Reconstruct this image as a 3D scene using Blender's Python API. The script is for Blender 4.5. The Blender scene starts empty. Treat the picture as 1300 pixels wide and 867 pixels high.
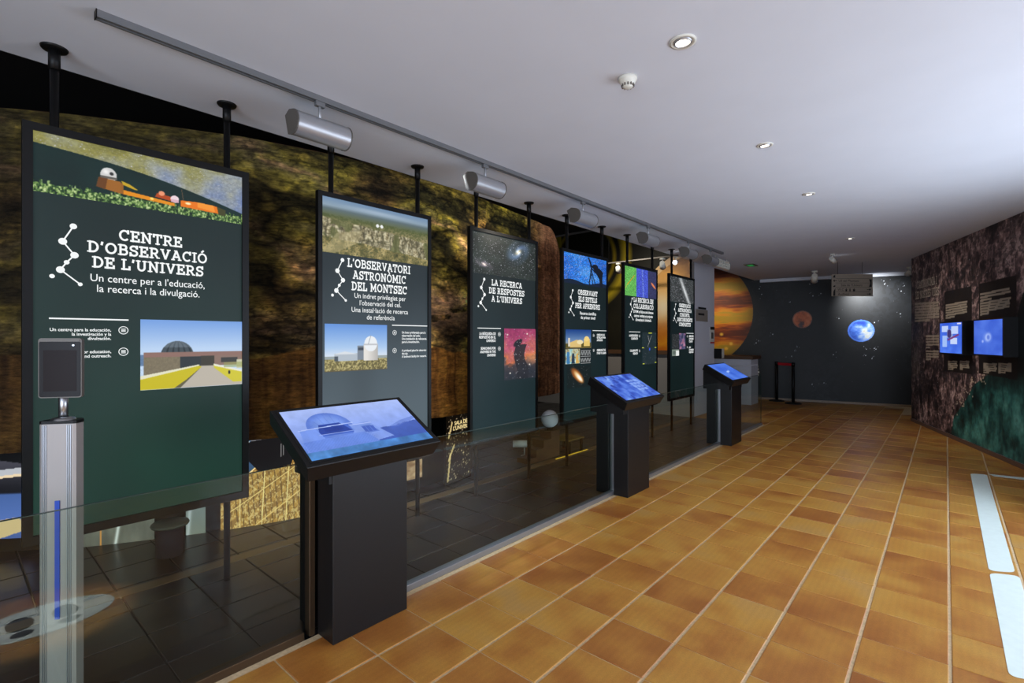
import bpy, bmesh, math
import numpy as np
from mathutils import Vector, Matrix

S = bpy.context.scene
COL = S.collection
PI = math.pi
# ------------------------------------------------------------------ camera
F, U0, V0, CAMZ = 632.0, 650.0, 430.0, 1.5
TH = math.atan2(551.0, F)
CT, ST = math.cos(TH), math.sin(TH)
cam_d = bpy.data.cameras.new('camera')
cam = bpy.data.objects.new('camera', cam_d)
COL.objects.link(cam)
cam_d.sensor_width = 36.0
cam_d.lens = F / 1300.0 * 36.0
cam_d.shift_y = -(433.5 - V0) / 1300.0
cam_d.clip_start = 0.02
cam.location = (0, 0, CAMZ)
cam.rotation_euler = (PI / 2, 0, TH - PI / 2)
S.camera = cam
# ------------------------------------------------------------------ world, exposure
w = bpy.data.worlds.new('world'); S.world = w; w.use_nodes = True
w.node_tree.nodes['Background'].inputs[0].default_value = (0.62, 0.72, 0.9, 1)
w.node_tree.nodes['Background'].inputs[1].default_value = 0.12
S.view_settings.view_transform = 'Standard'
S.view_settings.look = 'None'
S.view_settings.gamma = 1.0
S.view_settings.use_curve_mapping = False
S.view_settings.exposure = 0.0


def light(kind, name, loc, aim, power, color, size=0.1, size_y=None, angle=60, blend=0.6):
    d = bpy.data.lights.new(name, kind)
    d.energy = power; d.color = color
    if kind == 'AREA':
        d.shape = 'RECTANGLE'; d.size = size; d.size_y = size_y or size
    else:
        d.shadow_soft_size = size
    if kind == 'SPOT':
        d.spot_size = math.radians(angle); d.spot_blend = blend
    o = bpy.data.objects.new(name, d); COL.objects.link(o)
    o.location = loc
    o.rotation_euler = (Vector(aim) - Vector(loc)).to_track_quat('-Z', 'Y').to_euler()
    return o


# daylight from the window front behind the camera and from the window in the right wall, out of view
light('AREA', 'window_daylight', (-3.2, -1.4, 1.5), (4.5, 0.6, 2.25), 290, (0.72, 0.84, 1.0), 5.0, 2.2)
light('AREA', 'side_window_daylight', (4.4, -1.7, 1.3), (3.4, 1.3, 2.3), 165, (0.72, 0.84, 1.0), 4.5, 2.0)
# washes of the exhibition, mixed with added fill spots that have no fitting
light('SPOT', 'end_wall_wash', (12.85, 1.3, 2.72), (13.9, 1.2, 2.2), 250, (0.93, 0.97, 1.0), 0.03, angle=92, blend=1.0)
light('SPOT', 'jupiter_wash', (11.6, 4.3, 3.0), (13.3, 4.6, 1.7), 80, (1.0, 0.9, 0.7), 0.05, angle=85, blend=1.0)
light('SPOT', 'planet_mural_wash', (7.2, 4.6, 3.3), (9.4, 4.4, 2.0), 130, (1.0, 0.93, 0.8), 0.05, angle=90, blend=1.0)
light('SPOT', 'gallery_fill_spot', (7.0, 6.0, 3.7), (7.2, 6.2, 0), 130, (1.0, .9, .75), .1, angle=120, blend=1.0)  # added fill to brighten the gallery's grey wall and floor, no fitting built
light('SPOT', 'sticker_fill_spot', (0.36, 1.22, 2.93), (0.36, 1.22, 0), 1200, (1.0, .97, .92), .03, angle=17, blend=.5)  # added narrow beam so the oval sticker's reflection shows in the glass
light('SPOT', 'cool_floor_fill_spot', (2.75, 2.95, 2.85), (2.75, 2.95, 0), 270, (.75, .86, 1.0), .05, angle=46, blend=.9)  # added cool fill for the bluish tone of the dark tiles, no fitting
light('SPOT', 'rock_fill_spot', (3.6, 3.0, 2.75), (3.9, 4.3, 1.5), 60, (1.0, 0.93, 0.78), 0.12, angle=100, blend=1.0)  # added dim fill on the rock wall, not one of the track spots
light('SPOT', 'right_wall_wash', (8.9, 1.3, 2.8), (10.0, -0.1, 1.2), 60, (1.0, 0.9, 0.8), 0.1, angle=90, blend=1.0)

# ------------------------------------------------------------------ geometry helpers
FW = Vector((CT, ST, 0)); RT = Vector((ST, -CT, 0)); UP = Vector((0, 0, 1))
CAM = Vector((0, 0, CAMZ))


def ray(u, v): return FW + RT * ((u - U0) / F) + UP * ((V0 - v) / F)
def dep(u, v, d): return CAM + ray(u, v) * d
def onz(u, v, z=0.0):
    r = ray(u, v); return CAM + r * ((z - CAMZ) / r.z)
def onY(u, v, Y):
    r = ray(u, v); return CAM + r * (Y / r.y)
def onX(u, v, X):
    r = ray(u, v); return CAM + r * (X / r.x)
def online(u, v, P, Q):
    n = Vector((Q[1] - P[1], P[0] - Q[0], 0)); r = ray(u, v)
    return CAM + r * (n.dot(Vector((P[0], P[1], 0)) - Vector((0, 0, 0))) / n.dot(r))


def bxyz(bm, x0, x1, y0, y1, z0, z1):
    vs = [bm.verts.new((x, y, z)) for z in (z0, z1) for y in (y0, y1) for x in (x0, x1)]
    for f in ((0, 2, 3, 1), (4, 5, 7, 6), (0, 1, 5, 4), (2, 6, 7, 3), (0, 4, 6, 2), (1, 3, 7, 5)):
        bm.faces.new([vs[i] for i in f])
    return vs


def box(x0, x1, y0, y1, z0, z1, bevel=0.0, seg=1):
    bm = bmesh.new(); bxyz(bm, min(x0, x1), max(x0, x1), min(y0, y1), max(y0, y1), min(z0, z1), max(z0, z1))
    if bevel:
        bmesh.ops.bevel(bm, geom=list(bm.edges), offset=bevel, segments=seg, affect='EDGES', profile=0.6)
    return bm


def cyl(p, q, r0, r1=None, n=16, bm=None, caps=True):
    bm = bm or bmesh.new(); r1 = r0 if r1 is None else r1
    p = Vector(p); q = Vector(q); a = (q - p).normalized()
    t = a.orthogonal().normalized(); b = a.cross(t)
    A = []; B = []
    for i in range(n):
        k = 2 * PI * i / n; d = t * math.cos(k) + b * math.sin(k)
        A.append(bm.verts.new(p + d * r0)); B.append(bm.verts.new(q + d * r1))
    for i in range(n):
        bm.faces.new((A[i], A[(i + 1) % n], B[(i + 1) % n], B[i])).smooth = True
    if caps:
        bm.faces.new(A[::-1]); bm.faces.new(B)
    return bm


def lathe(prof, n=24, bm=None, c=(0, 0, 0)):
    bm = bm or bmesh.new(); rows = []
    for r, z in prof:
        rows.append([bm.verts.new((c[0] + r * math.cos(2 * PI * i / n), c[1] + r * math.sin(2 * PI * i / n), c[2] + z)) for i in range(n)])
    for a, b in zip(rows[:-1], rows[1:]):
        for i in range(n):
            bm.faces.new((a[i], a[(i + 1) % n], b[(i + 1) % n], b[i])).smooth = True
    return bm


def prism(poly, ext, bm=None):
    """poly: list of 3D points (planar), ext: extrusion vector"""
    bm = bm or bmesh.new(); ext = Vector(ext)
    A = [bm.verts.new(Vector(p)) for p in poly]; B = [bm.verts.new(Vector(p) + ext) for p in poly]
    n = len(A)
    bm.faces.new(A[::-1]); bm.faces.new(B)
    for i in range(n): bm.faces.new((A[i], A[(i + 1) % n], B[(i + 1) % n], B[i]))
    return bm


def sphere(c, r, bm=None, seg=32):
    bm = bm or bmesh.new()
    res = bmesh.ops.create_uvsphere(bm, u_segments=seg, v_segments=seg // 2, radius=r, matrix=Matrix.Translation(c))
    for v in res['verts']:
        for f in v.link_faces: f.smooth = True
    return bm


def obj(name, bm, mat, parent=None, recalc=True):
    me = bpy.data.meshes.new(name)
    if recalc: bmesh.ops.recalc_face_normals(bm, faces=bm.faces)
    bm.to_mesh(me); bm.free()
    if mat: me.materials.append(mat)
    o = bpy.data.objects.new(name, me); COL.objects.link(o)
    if parent:
        o.parent = parent
        o.matrix_parent_inverse = Matrix.Translation(-parent.location) if parent.type == 'EMPTY' else Matrix()
        # parts are modelled in world space: move them into the parent's space
        if parent.type == 'EMPTY' or tuple(parent.location) != (0, 0, 0):
            pass
    return o


def thing(name, label, cat, loc=(0, 0, 0), group=None):
    o = bpy.data.objects.new(name, None); COL.objects.link(o)
    o.location = loc; o.empty_display_size = 0.1
    o['label'] = label; o['category'] = cat
    if group: o['group'] = group
    return o


def tag(o, label, cat, group=None):
    o['label'] = label; o['category'] = cat
    if group: o['group'] = group
    return o


def struct(name, bm, mat):
    o = obj(name, bm, mat); o['kind'] = 'structure'; return o


def copy_tree(o, parent=None):
    c = o.copy(); COL.objects.link(c)
    if parent: c.parent = parent
    for ch in [k for k in o.children]: copy_tree(ch, c)
    return c


# ------------------------------------------------------------------ materials
def lin(c):
    c = np.asarray(c, float) / 255.0
    return np.where(c <= 0.04045, c / 12.92, ((c + 0.055) / 1.055) ** 2.4)
def L4(c): return tuple(lin(c)) + (1.0,)


def mat(name, col, rough=0.5, metal=0.0, spec=0.5, emit=None, es=1.0, noise=0.0, nscale=40, bump=0.0, stretch=None):
    m = bpy.data.materials.new(name); m.use_nodes = True
    nt = m.node_tree; b = nt.nodes['Principled BSDF']
    b.inputs['Base Color'].default_value = L4(col)
    b.inputs['Roughness'].default_value = rough
    b.inputs['Metallic'].default_value = metal
    b.inputs['Specular IOR Level'].default_value = spec
    if emit is not None:
        b.inputs['Emission Color'].default_value = L4(emit); b.inputs['Emission Strength'].default_value = es
    if noise or bump:
        tc = nt.nodes.new('ShaderNodeNewGeometry'); mp = nt.nodes.new('ShaderNodeMapping')
        if stretch: mp.inputs['Scale'].default_value = stretch
        n = nt.nodes.new('ShaderNodeTexNoise'); n.inputs['Scale'].default_value = nscale; n.inputs['Detail'].default_value = 4
        nt.links.new(tc.outputs['Position'], mp.inputs[0]); nt.links.new(mp.outputs[0], n.inputs['Vector'])
        if noise:
            r = nt.nodes.new('ShaderNodeMapRange'); r.inputs[3].default_value = 1 - noise; r.inputs[4].default_value = 1 + noise
            r.inputs[1].default_value = 0.3; r.inputs[2].default_value = 0.7
            h = nt.nodes.new('ShaderNodeVectorMath'); h.operation = 'SCALE'
            h.inputs[0].default_value = L4(col)[:3]
            nt.links.new(n.outputs[0], r.inputs[0]); nt.links.new(r.outputs[0], h.inputs['Scale']); nt.links.new(h.outputs[0], b.inputs['Base Color'])
        if bump:
            bp = nt.nodes.new('ShaderNodeBump'); bp.inputs['Strength'].default_value = bump; bp.inputs['Distance'].default_value = 0.01
            nt.links.new(n.outputs[0], bp.inputs['Height']); nt.links.new(bp.outputs[0], b.inputs['Normal'])
    return m


def vc_mat(name, emit, diffuse=0.0, rough=0.5, spec=0.3):
    m = bpy.data.materials.new(name); m.use_nodes = True
    nt = m.node_tree; b = nt.nodes['Principled BSDF']
    a = nt.nodes.new('ShaderNodeAttribute'); a.name = 'Attribute'; a.attribute_name = 'print'
    b.inputs['Roughness'].default_value = rough; b.inputs['Specular IOR Level'].default_value = spec
    if emit:
        nt.links.new(a.outputs['Color'], b.inputs['Emission Color']); b.inputs['Emission Strength'].default_value = emit
    if diffuse: nt.links.new(a.outputs['Color'], b.inputs['Base Color'])
    else: b.inputs['Base Color'].default_value = (0.004, 0.004, 0.004, 1)
    return m


def glass_mat(name, tint, ior=1.45, rough=0.0, boost=1.0):
    m = bpy.data.materials.new(name); m.use_nodes = True
    nt = m.node_tree; nt.nodes.clear()
    out = nt.nodes.new('ShaderNodeOutputMaterial'); mix = nt.nodes.new('ShaderNodeMixShader')
    fr = nt.nodes.new('ShaderNodeFresnel'); fr.inputs[0].default_value = ior
    tr = nt.nodes.new('ShaderNodeBsdfTransparent'); tr.inputs[0].default_value = tint
    gl = nt.nodes.new('ShaderNodeBsdfGlossy'); gl.inputs['Roughness'].default_value = rough
    ge = nt.nodes.new('ShaderNodeNewGeometry'); inv = nt.nodes.new('ShaderNodeMath'); inv.operation = 'SUBTRACT'; inv.inputs[0].default_value = 1.0
    mu_ = nt.nodes.new('ShaderNodeMath'); mu_.operation = 'MULTIPLY'; nt.links.new(ge.outputs['Backfacing'], inv.inputs[1])
    nt.links.new(fr.outputs[0], mu_.inputs[0]); nt.links.new(inv.outputs[0], mu_.inputs[1]); nt.links.new(mu_.outputs[0], mix.inputs[0]); nt.links.new(tr.outputs[0], mix.inputs[1]); nt.links.new(gl.outputs[0], mix.inputs[2])
    nt.links.new(mix.outputs[0], out.inputs[0])
    return m


M_ceil = mat('ceiling_plaster', (212, 214, 222), 0.9, noise=0.015, nscale=3, bump=0.03)
M_void = mat('dark_void_paint', (36, 32, 30), 0.9)
M_black = mat('black_powder_coat', (13, 12, 12), 0.45, spec=0.25, noise=0.12, nscale=200, bump=0.02)
M_kiosk = mat('black_brushed_laminate', (19, 17, 17), 0.4, spec=0.35, noise=0.25, nscale=60, stretch=(1, 1, 14))
M_kface = mat('black_screen_bezel', (12, 11, 13), 0.3, spec=0.5)
M_alu = mat('brushed_aluminium', (176, 176, 178), 0.33, 1.0)
M_alu_l = mat('light_aluminium_channel', (160, 162, 168), 0.35, 0.85)
M_track = mat('grey_track', (120, 120, 122), 0.45, 0.5)
M_spot = mat('silver_spot_body', (172, 171, 174), 0.38, 0.6)
M_spotcap = mat('grey_spot_end_cap', (98, 92, 86), 0.5, 0.3)
M_grille = mat('spot_grille', (150, 152, 165), 0.4, 0.3)
M_bronze = mat('bronze_profile', (92, 74, 56), 0.4, 0.8)
M_white = mat('white_wall_paint', (206, 205, 212), 0.85)
M_grey = mat('grey_wall_paint', (140, 134, 130), 0.85)
M_plastic = mat('white_plastic', (216, 212, 200), 0.45)
M_wood = mat('dark_wood', (90, 62, 40), 0.5, noise=0.2, nscale=14, stretch=(1, 1, 8))
M_red = mat('red_belt', (190, 22, 40), 0.6)
M_rubber = mat('black_rubber', (16, 15, 15), 0.7)
M_sign = mat('grey_sign_plate', (158, 146, 132), 0.5, 0.2)
M_ink = mat('black_ink', (18, 16, 16), 0.7)
M_lamp = mat('lamp_glow', (255, 250, 240), 0.5, emit=(255, 244, 220), es=9.0)
M_whitelamp = mat('spot_lamp_glow', (255, 255, 255), 0.5, emit=(240, 246, 255), es=14.0)
M_green = mat('green_exit_glow', (20, 60, 30), 0.5, emit=(40, 190, 90), es=0.35)
M_textw = mat('backlit_white_text', (10, 10, 10), 0.5, emit=(243, 246, 246), es=1.0)
M_textg = mat('gold_lit_text', (10, 10, 10), 0.5, emit=(250, 225, 160), es=1.0)
M_texttan = mat('cream_printed_text', (222, 210, 190), 0.7)
M_grout = mat('beige_grout', (196, 170, 132), 0.85, noise=0.15, nscale=60)
M_dgrout = mat('dark_grout', (9, 8, 8), 0.8)
M_trimtan = mat('tan_floor_strip', (112, 88, 60), 0.35)
M_led = mat('yellow_light_line', (60, 50, 10), 0.5, emit=(205, 165, 40), es=1.0)
M_skirt = mat('brown_aluminium_skirting', (112, 88, 74), 0.5, 0.2)
M_sticker = mat('white_floor_sticker', (222, 234, 228), 0.4, noise=0.03, nscale=20)
M_blue = mat('blue_stripe', (28, 66, 170), 0.5)
M_tablet = mat('black_tablet_glass', (16, 6, 5), 0.25, spec=0.12)
M_glass = glass_mat('clear_balustrade_glass', (0.90, 0.95, 0.92, 1), ior=1.58)
M_glassedge = mat('green_glass_edge', (52, 66, 60), 0.25, spec=0.4)
M_emit = vc_mat('backlit_print', 1.0)
M_paint = vc_mat('printed_mural', 0.0, 1.0, rough=0.55, spec=0.25)
M_satin = vc_mat('satin_printed_mural', 0.0, 1.0, rough=0.5, spec=0.35)
M_rock = vc_mat('painted_rock_relief', 0.0, 1.0, rough=0.85, spec=0.15)
nt = M_rock.node_tree
_n = nt.nodes.new('ShaderNodeTexNoise'); _n.inputs['Scale'].default_value = 9; _n.inputs['Detail'].default_value = 8; _n.inputs['Roughness'].default_value = 0.7
_b = nt.nodes.new('ShaderNodeBump'); _b.inputs['Distance'].default_value = 0.05; _b.inputs['Strength'].default_value = 0.5
_g = nt.nodes.new('ShaderNodeNewGeometry')
_a = nt.nodes['Attribute']
_m = nt.nodes.new('ShaderNodeTexNoise'); _m.inputs['Scale'].default_value = 26; _m.inputs['Detail'].default_value = 7; _m.inputs['Roughness'].default_value = 0.75
_mp = nt.nodes.new('ShaderNodeMapping'); _mp.inputs['Scale'].default_value = (0.55, 0.55, 2.2)
_r = nt.nodes.new('ShaderNodeMapRange'); _r.inputs[1].default_value = 0.35; _r.inputs[2].default_value = 0.66; _r.inputs[3].default_value = 0.45; _r.inputs[4].default_value = 1.65
_s = nt.nodes.new('ShaderNodeVectorMath'); _s.operation = 'SCALE'
nt.links.new(_g.outputs['Position'], _mp.inputs[0]); nt.links.new(_mp.outputs[0], _m.inputs['Vector']); nt.links.new(_m.outputs[0], _r.inputs[0]); nt.links.new(_a.outputs['Color'], _s.inputs[0]); nt.links.new(_r.outputs[0], _s.inputs['Scale']); nt.links.new(_s.outputs[0], nt.nodes['Principled BSDF'].inputs['Base Color'])
nt.links.new(_g.outputs['Position'], _n.inputs['Vector']); nt.links.new(_n.outputs[0], _b.inputs['Height']); nt.links.new(_b.outputs[0], nt.nodes['Principled BSDF'].inputs['Normal'])

PX, PY, OX, OY = 0.3375, 0.341, 1.362, 2.372      # tile pitch and a joint crossing


def tile_mat(name, ramp, rough, rvar, spec, grain, bump=0.1):
    m = bpy.data.materials.new(name); m.use_nodes = True
    nt = m.node_tree; b = nt.nodes['Principled BSDF']
    N = nt.nodes.new; lk = nt.links.new
    g = N('ShaderNodeNewGeometry')
    a = N('ShaderNodeVectorMath'); a.operation = 'SUBTRACT'; a.inputs[1].default_value = (OX, OY, -500)
    d = N('ShaderNodeVectorMath'); d.operation = 'DIVIDE'; d.inputs[1].default_value = (PX, PY, 1000)
    fl = N('ShaderNodeVectorMath'); fl.operation = 'FLOOR'
    wn = N('ShaderNodeTexWhiteNoise'); wn.noise_dimensions = '3D'
    lk(g.outputs['Position'], a.inputs[0]); lk(a.outputs[0], d.inputs[0]); lk(d.outputs[0], fl.inputs[0]); lk(fl.outputs[0], wn.inputs['Vector'])
    # per tile shifted noise = kiln clouding, plus fine grain
    sc = N('ShaderNodeVectorMath'); sc.operation = 'SCALE'; sc.inputs['Scale'].default_value = 9.0
    lk(wn.outputs['Color'], sc.inputs[0])
    ad = N('ShaderNodeVectorMath'); ad.operation = 'ADD'; lk(g.outputs['Position'], ad.inputs[0]); lk(sc.outputs[0], ad.inputs[1])
    n1 = N('ShaderNodeTexNoise'); n1.inputs['Scale'].default_value = 3.2; n1.inputs['Detail'].default_value = 3; lk(ad.outputs[0], n1.inputs['Vector'])
    n2 = N('ShaderNodeTexNoise'); n2.inputs['Scale'].default_value = 170; n2.inputs['Detail'].default_value = 3; lk(ad.outputs[0], n2.inputs['Vector'])
    wv = N('ShaderNodeTexWave'); wv.inputs['Scale'].default_value = 9; wv.inputs['Distortion'].default_value = 1.5; wv.bands_direction = 'Y'; lk(ad.outputs[0], wv.inputs['Vector'])
    f1 = N('ShaderNodeMath'); f1.operation = 'MULTIPLY_ADD'; f1.inputs[1].default_value = 0.5
    lk(wn.outputs['Value'], f1.inputs[0])
    f2 = N('ShaderNodeMath'); f2.operation = 'MULTIPLY_ADD'; f2.inputs[1].default_value = 1.7; f2.inputs[2].default_value = -0.62
    lk(n1.outputs[0], f2.inputs[0]); lk(f2.outputs[0], f1.inputs[2])
    cr = N('ShaderNodeValToRGB'); cr.color_ramp.elements.remove(cr.color_ramp.elements[1])
    for i, (p, c) in enumerate(ramp):
        e = cr.color_ramp.elements[0] if i == 0 else cr.color_ramp.elements.new(p)
        e.position = p; e.color = L4(c)
    lk(f1.outputs[0], cr.inputs[0])
    mr = N('ShaderNodeMapRange'); mr.inputs[1].default_value = 0.3; mr.inputs[2].default_value = 0.7; mr.inputs[3].default_value = 1 - grain; mr.inputs[4].default_value = 1 + grain
    lk(n2.outputs[0], mr.inputs[0])
    mw = N('ShaderNodeMapRange'); mw.inputs[3].default_value = 1 - grain * 0.3; mw.inputs[4].default_value = 1 + grain * 0.3
    lk(wv.outputs['Fac'], mw.inputs[0])
    s1 = N('ShaderNodeVectorMath'); s1.operation = 'SCALE'; lk(cr.outputs[0], s1.inputs[0]); lk(mr.outputs[0], s1.inputs['Scale'])
    s2 = N('ShaderNodeVectorMath'); s2.operation = 'SCALE'; lk(s1.outputs[0], s2.inputs[0]); lk(mw.outputs[0], s2.inputs['Scale'])
    lk(s2.outputs[0], b.inputs['Base Color'])
    rr = N('ShaderNodeMapRange'); rr.inputs[3].default_value = rough - rvar; rr.inputs[4].default_value = rough + rvar
    lk(n1.outputs[0], rr.inputs[0]); lk(rr.outputs[0], b.inputs['Roughness'])
    b.inputs['Specular IOR Level'].default_value = spec
    bp = N('ShaderNodeBump'); bp.inputs['Strength'].default_value = bump; bp.inputs['Distance'].default_value = 0.004
    lk(n2.outputs[0], bp.inputs['Height']); 
    if bump: lk(bp.outputs[0], b.inputs['Normal'])
    return m


M_tile = tile_mat('glazed_ochre_tile', [(0.0, (150, 90, 38)), (0.3, (168, 110, 47)), (0.5, (179, 125, 53)), (0.75, (187, 138, 60)), (1.0, (181, 138, 74))], 0.38, 0.08, 0.5, 0.1)
M_dtile = tile_mat('dark_polished_tile', [(0.0, (31, 28, 27)), (0.5, (38, 35, 34)), (1.0, (44, 41, 39))], 0.3, 0.03, 0.5, 0.04, 0.0)


# ------------------------------------------------------------------ painter: small pictures as coloured meshes
def vnoise(h, wd, sy, sx, seed, octv=5, pers=0.5):
    """fractal value noise, sy/sx cells across height/width"""
    rng = np.random.RandomState(seed); out = np.zeros((h, wd)); amp = 1.0; tot = 0
    for o in range(octv):
        ny, nx = int(max(1, round(sy))) + 2, int(max(1, round(sx))) + 2
        g = rng.rand(ny, nx)
        yy = np.linspace(0, max(sy, 0.01), h); xx = np.linspace(0, max(sx, 0.01), wd)
        yy = np.minimum(yy, ny - 1.001); xx = np.minimum(xx, nx - 1.001)
        y0 = yy.astype(int); x0 = xx.astype(int)
        fy = (yy - y0); fx = (xx - x0); fy = fy * fy * (3 - 2 * fy); fx = fx * fx * (3 - 2 * fx)
        a = g[y0][:, x0]; b = g[y0][:, x0 + 1]; c = g[y0 + 1][:, x0]; d = g[y0 + 1][:, x0 + 1]
        fx = fx[None, :]; fy = fy[:, None]
        out += amp * ((a * (1 - fx) + b * fx) * (1 - fy) + (c * (1 - fx) + d * fx) * fy)
        tot += amp; amp *= pers; sy *= 2; sx *= 2
        if sx > wd or sy > h: break
    out /= tot
    return out


def palette(t, stops):
    t = np.clip(t, 0, 1); p = [s[0] for s in stops]
    return np.stack([np.interp(t, p, [s[1][k] for s in stops]) for k in range(3)], -1)


class Pic:
    """x right 0..1, y down 0..1"""
    def __init__(s, wd, h, col=(0, 0, 0)):
        s.w, s.h = wd, h; s.a = np.zeros((h, wd, 3)) + np.array(col, float)
        s.X, s.Y = np.meshgrid(np.linspace(0, 1, wd), np.linspace(0, 1, h))
    def n(s, sy, sx, seed, o=5, p=0.5): return vnoise(s.h, s.w, sy, sx, seed, o, p)
    def put(s, m, col):
        m = np.clip(m, 0, 1)[..., None]; s.a = s.a * (1 - m) + np.asarray(col, float) * m
    def add(s, m, col): s.a = s.a + m[..., None] * np.asarray(col, float)
    def vg(s, stops): s.a = palette(s.Y, stops)
    def rect(s, x0, y0, x1, y1, col, al=1.0): s.put(((s.X >= x0) & (s.X <= x1) & (s.Y >= y0) & (s.Y <= y1)) * al, col)
    def ell(s, cx, cy, rx, ry, col, soft=0.0, rot=0.0, al=1.0):
        dx = s.X - cx; dy = s.Y - cy; asp = s.h / s.w if False else 1.0
        c, n = math.cos(rot), math.sin(rot)
        a = (dx * c + dy * n) / rx; b = (-dx * n + dy * c) / ry; r = np.sqrt(a * a + b * b)
        s.put((np.clip((1 - r) / soft, 0, 1) if soft else (r < 1) * 1.0) * al, col); return r
    def poly(s, pts, col, al=1.0):
        ins = np.zeros((s.h, s.w), bool); n = len(pts)
        for i in range(n):
            x1, y1 = pts[i]; x2, y2 = pts[(i + 1) % n]
            if y1 == y2: continue
            cnd = ((s.Y < y1) != (s.Y < y2)) & (s.X < (x2 - x1) * (s.Y - y1) / (y2 - y1) + x1)
            ins ^= cnd
        s.put(ins * al, col); return ins
    def line(s, x0, y0, x1, y1, wd, col, al=1.0):
        asp = s.w / s.h
        px, py = s.X * asp, s.Y; ax, ay, bx, by = x0 * asp, y0, x1 * asp, y1
        t = np.clip(((px - ax) * (bx - ax) + (py - ay) * (by - ay)) / max(1e-9, (bx - ax) ** 2 + (by - ay) ** 2), 0, 1)
        d = np.hypot(px - ax - t * (bx - ax), py - ay - t * (by - ay)); s.put((d < wd) * al, col)
    def soft(s, k=1):
        for _ in range(k):
            q = np.pad(s.a, ((1, 1), (1, 1), (0, 0)), 'edge'); s.a = (q[:-2, 1:-1] + q[2:, 1:-1] + q[1:-1, :-2] + q[1:-1, 2:] + 2 * q[1:-1, 1:-1]) / 6
        return s
    def stars(s, n, seed, lo=120, hi=255, mask=None, big=0.05):
        r = np.random.RandomState(seed)
        for i in range(n):
            x = r.randint(1, s.w - 1); y = r.randint(1, s.h - 1); b = lo + (hi - lo) * r.rand() ** 2
            if mask is not None and not mask[y, x]: continue
            c = np.array([b, b, min(255, b * 1.05)])
            s.a[y, x] = np.maximum(s.a[y, x], c)
            if r.rand() < big:
                for dy, dx in ((0, 1), (1, 0), (0, -1), (-1, 0)): s.a[y + dy, x + dx] = np.maximum(s.a[y + dy, x + dx], c * 0.8)
    def words(s, x0, y0, x1, rows, pitch, th, col, seed, al=1.0, align='l', frac=1.0):
        r = np.random.RandomState(seed)
        for k in range(rows):
            y = y0 + k * pitch; end = x0 + (x1 - x0) * (frac * (0.85 + 0.15 * r.rand()) if k < rows - 1 else 0.4 + 0.4 * r.rand())
            x = x0
            while x < end:
                wl = (x1 - x0) * (0.05 + 0.13 * r.rand()); e = min(end, x + wl)
                s.rect(x, y, e, y + th, col, al * (0.75 + 0.25 * r.rand())); x = e + (x1 - x0) * 0.022


def picmesh(name, pic, fn, material, parent=None):
    """fn(x array, y array) -> points (N,3); the picture's own pixels become vertex colours"""
    h, wd = pic.h, pic.w
    pts = fn(pic.X.ravel(), pic.Y.ravel())
    idx = np.arange(h * wd).reshape(h, wd)
    q = np.stack([idx[1:, :-1], idx[1:, 1:], idx[:-1, 1:], idx[:-1, :-1]], -1).reshape(-1, 4)
    me = bpy.data.meshes.new(name)
    me.vertices.add(h * wd); me.vertices.foreach_set('co', pts.astype(np.float32).ravel())
    me.loops.add(q.size); me.loops.foreach_set('vertex_index', q.astype(np.int32).ravel())
    me.polygons.add(len(q)); me.polygons.foreach_set('loop_start', np.arange(0, q.size, 4, dtype=np.int32))
    me.update(calc_edges=True)
    at = me.color_attributes.new('print', 'FLOAT_COLOR', 'POINT')
    c = np.ones((h * wd, 4), np.float32); c[:, :3] = lin(np.clip(pic.a, 0, 255)).reshape(-1, 3)
    at.data.foreach_set('color', c.ravel())
    me.materials.append(material)
    o = bpy.data.objects.new(name, me); COL.objects.link(o)
    if parent:
        o.parent = parent; o.matrix_parent_inverse = Matrix.Translation(-parent.location)
    return o


def flat(P00, P10, P01):
    """picture corners: top-left, top-right, bottom-left"""
    A, B, C = (np.array(p, float) for p in (P00, P10, P01))
    return lambda x, y: A + x[:, None] * (B - A) + y[:, None] * (C - A)


# ------------------------------------------------------------------ lettering
def arc(cx, cy, rx, ry, a0, a1, n=10):
    return [(cx + rx * math.cos(math.radians(a0 + (a1 - a0) * i / n)), cy + ry * math.sin(math.radians(a0 + (a1 - a0) * i / n))) for i in range(n + 1)]
W = {}
def G(ch, w_, strokes, serifs=()): W[ch] = (w_, strokes, serifs)
# serifs: (x0, x1, y)
G('A', .86, [[(.12, .04), (.43, .96)], [(.43, .96), (.74, .04)], [(.24, .34), (.62, .34)]], [(0, .28, 0), (.58, .86, 0), (.25, .43, 1)])
G('B', .76, [[(.18, .0), (.18, 1)], [(.18, .93), (.42, .93)] + arc(.44, .73, .18, .2, 90, -90) + [(.18, .53)], [(.44, .53)] + arc(.46, .3, .22, .23, 90, -90) + [(.18, .07)]], [(0, .3, 0), (0, .3, 1)])
G('C', .8, [arc(.43, .5, .34, .43, 48, 312, 18), [(.7, .68), (.7, 1)]], [])
G('D', .82, [[(.18, 0), (.18, 1)], [(.18, .93), (.36, .93)] + arc(.36, .5, .36, .43, 90, -90, 14) + [(.18, .07)]], [(0, .3, 0), (0, .3, 1)])
G('E', .72, [[(.18, 0), (.18, 1)], [(.0, .93), (.64, .93)], [(.0, .07), (.68, .07)], [(.18, .5), (.5, .5)], [(.62, .99), (.62, .72)], [(.65, .01), (.65, .3)], [(.47, .38), (.47, .62)]], [(0, .3, 0), (0, .3, 1)])
G('I', .4, [[(.2, 0), (.2, 1)]], [(0, .4, 0), (0, .4, 1)])
G('J', .55, [[(.36, 1), (.36, .26)] + arc(.2, .26, .16, .2, 0, -170)], [(.14, .55, 1)])
G('L', .68, [[(.18, 0), (.18, 1)], [(.0, .07), (.62, .07)], [(.61, .01), (.61, .34)]], [(0, .36, 1), (0, .3, 0)])
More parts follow.
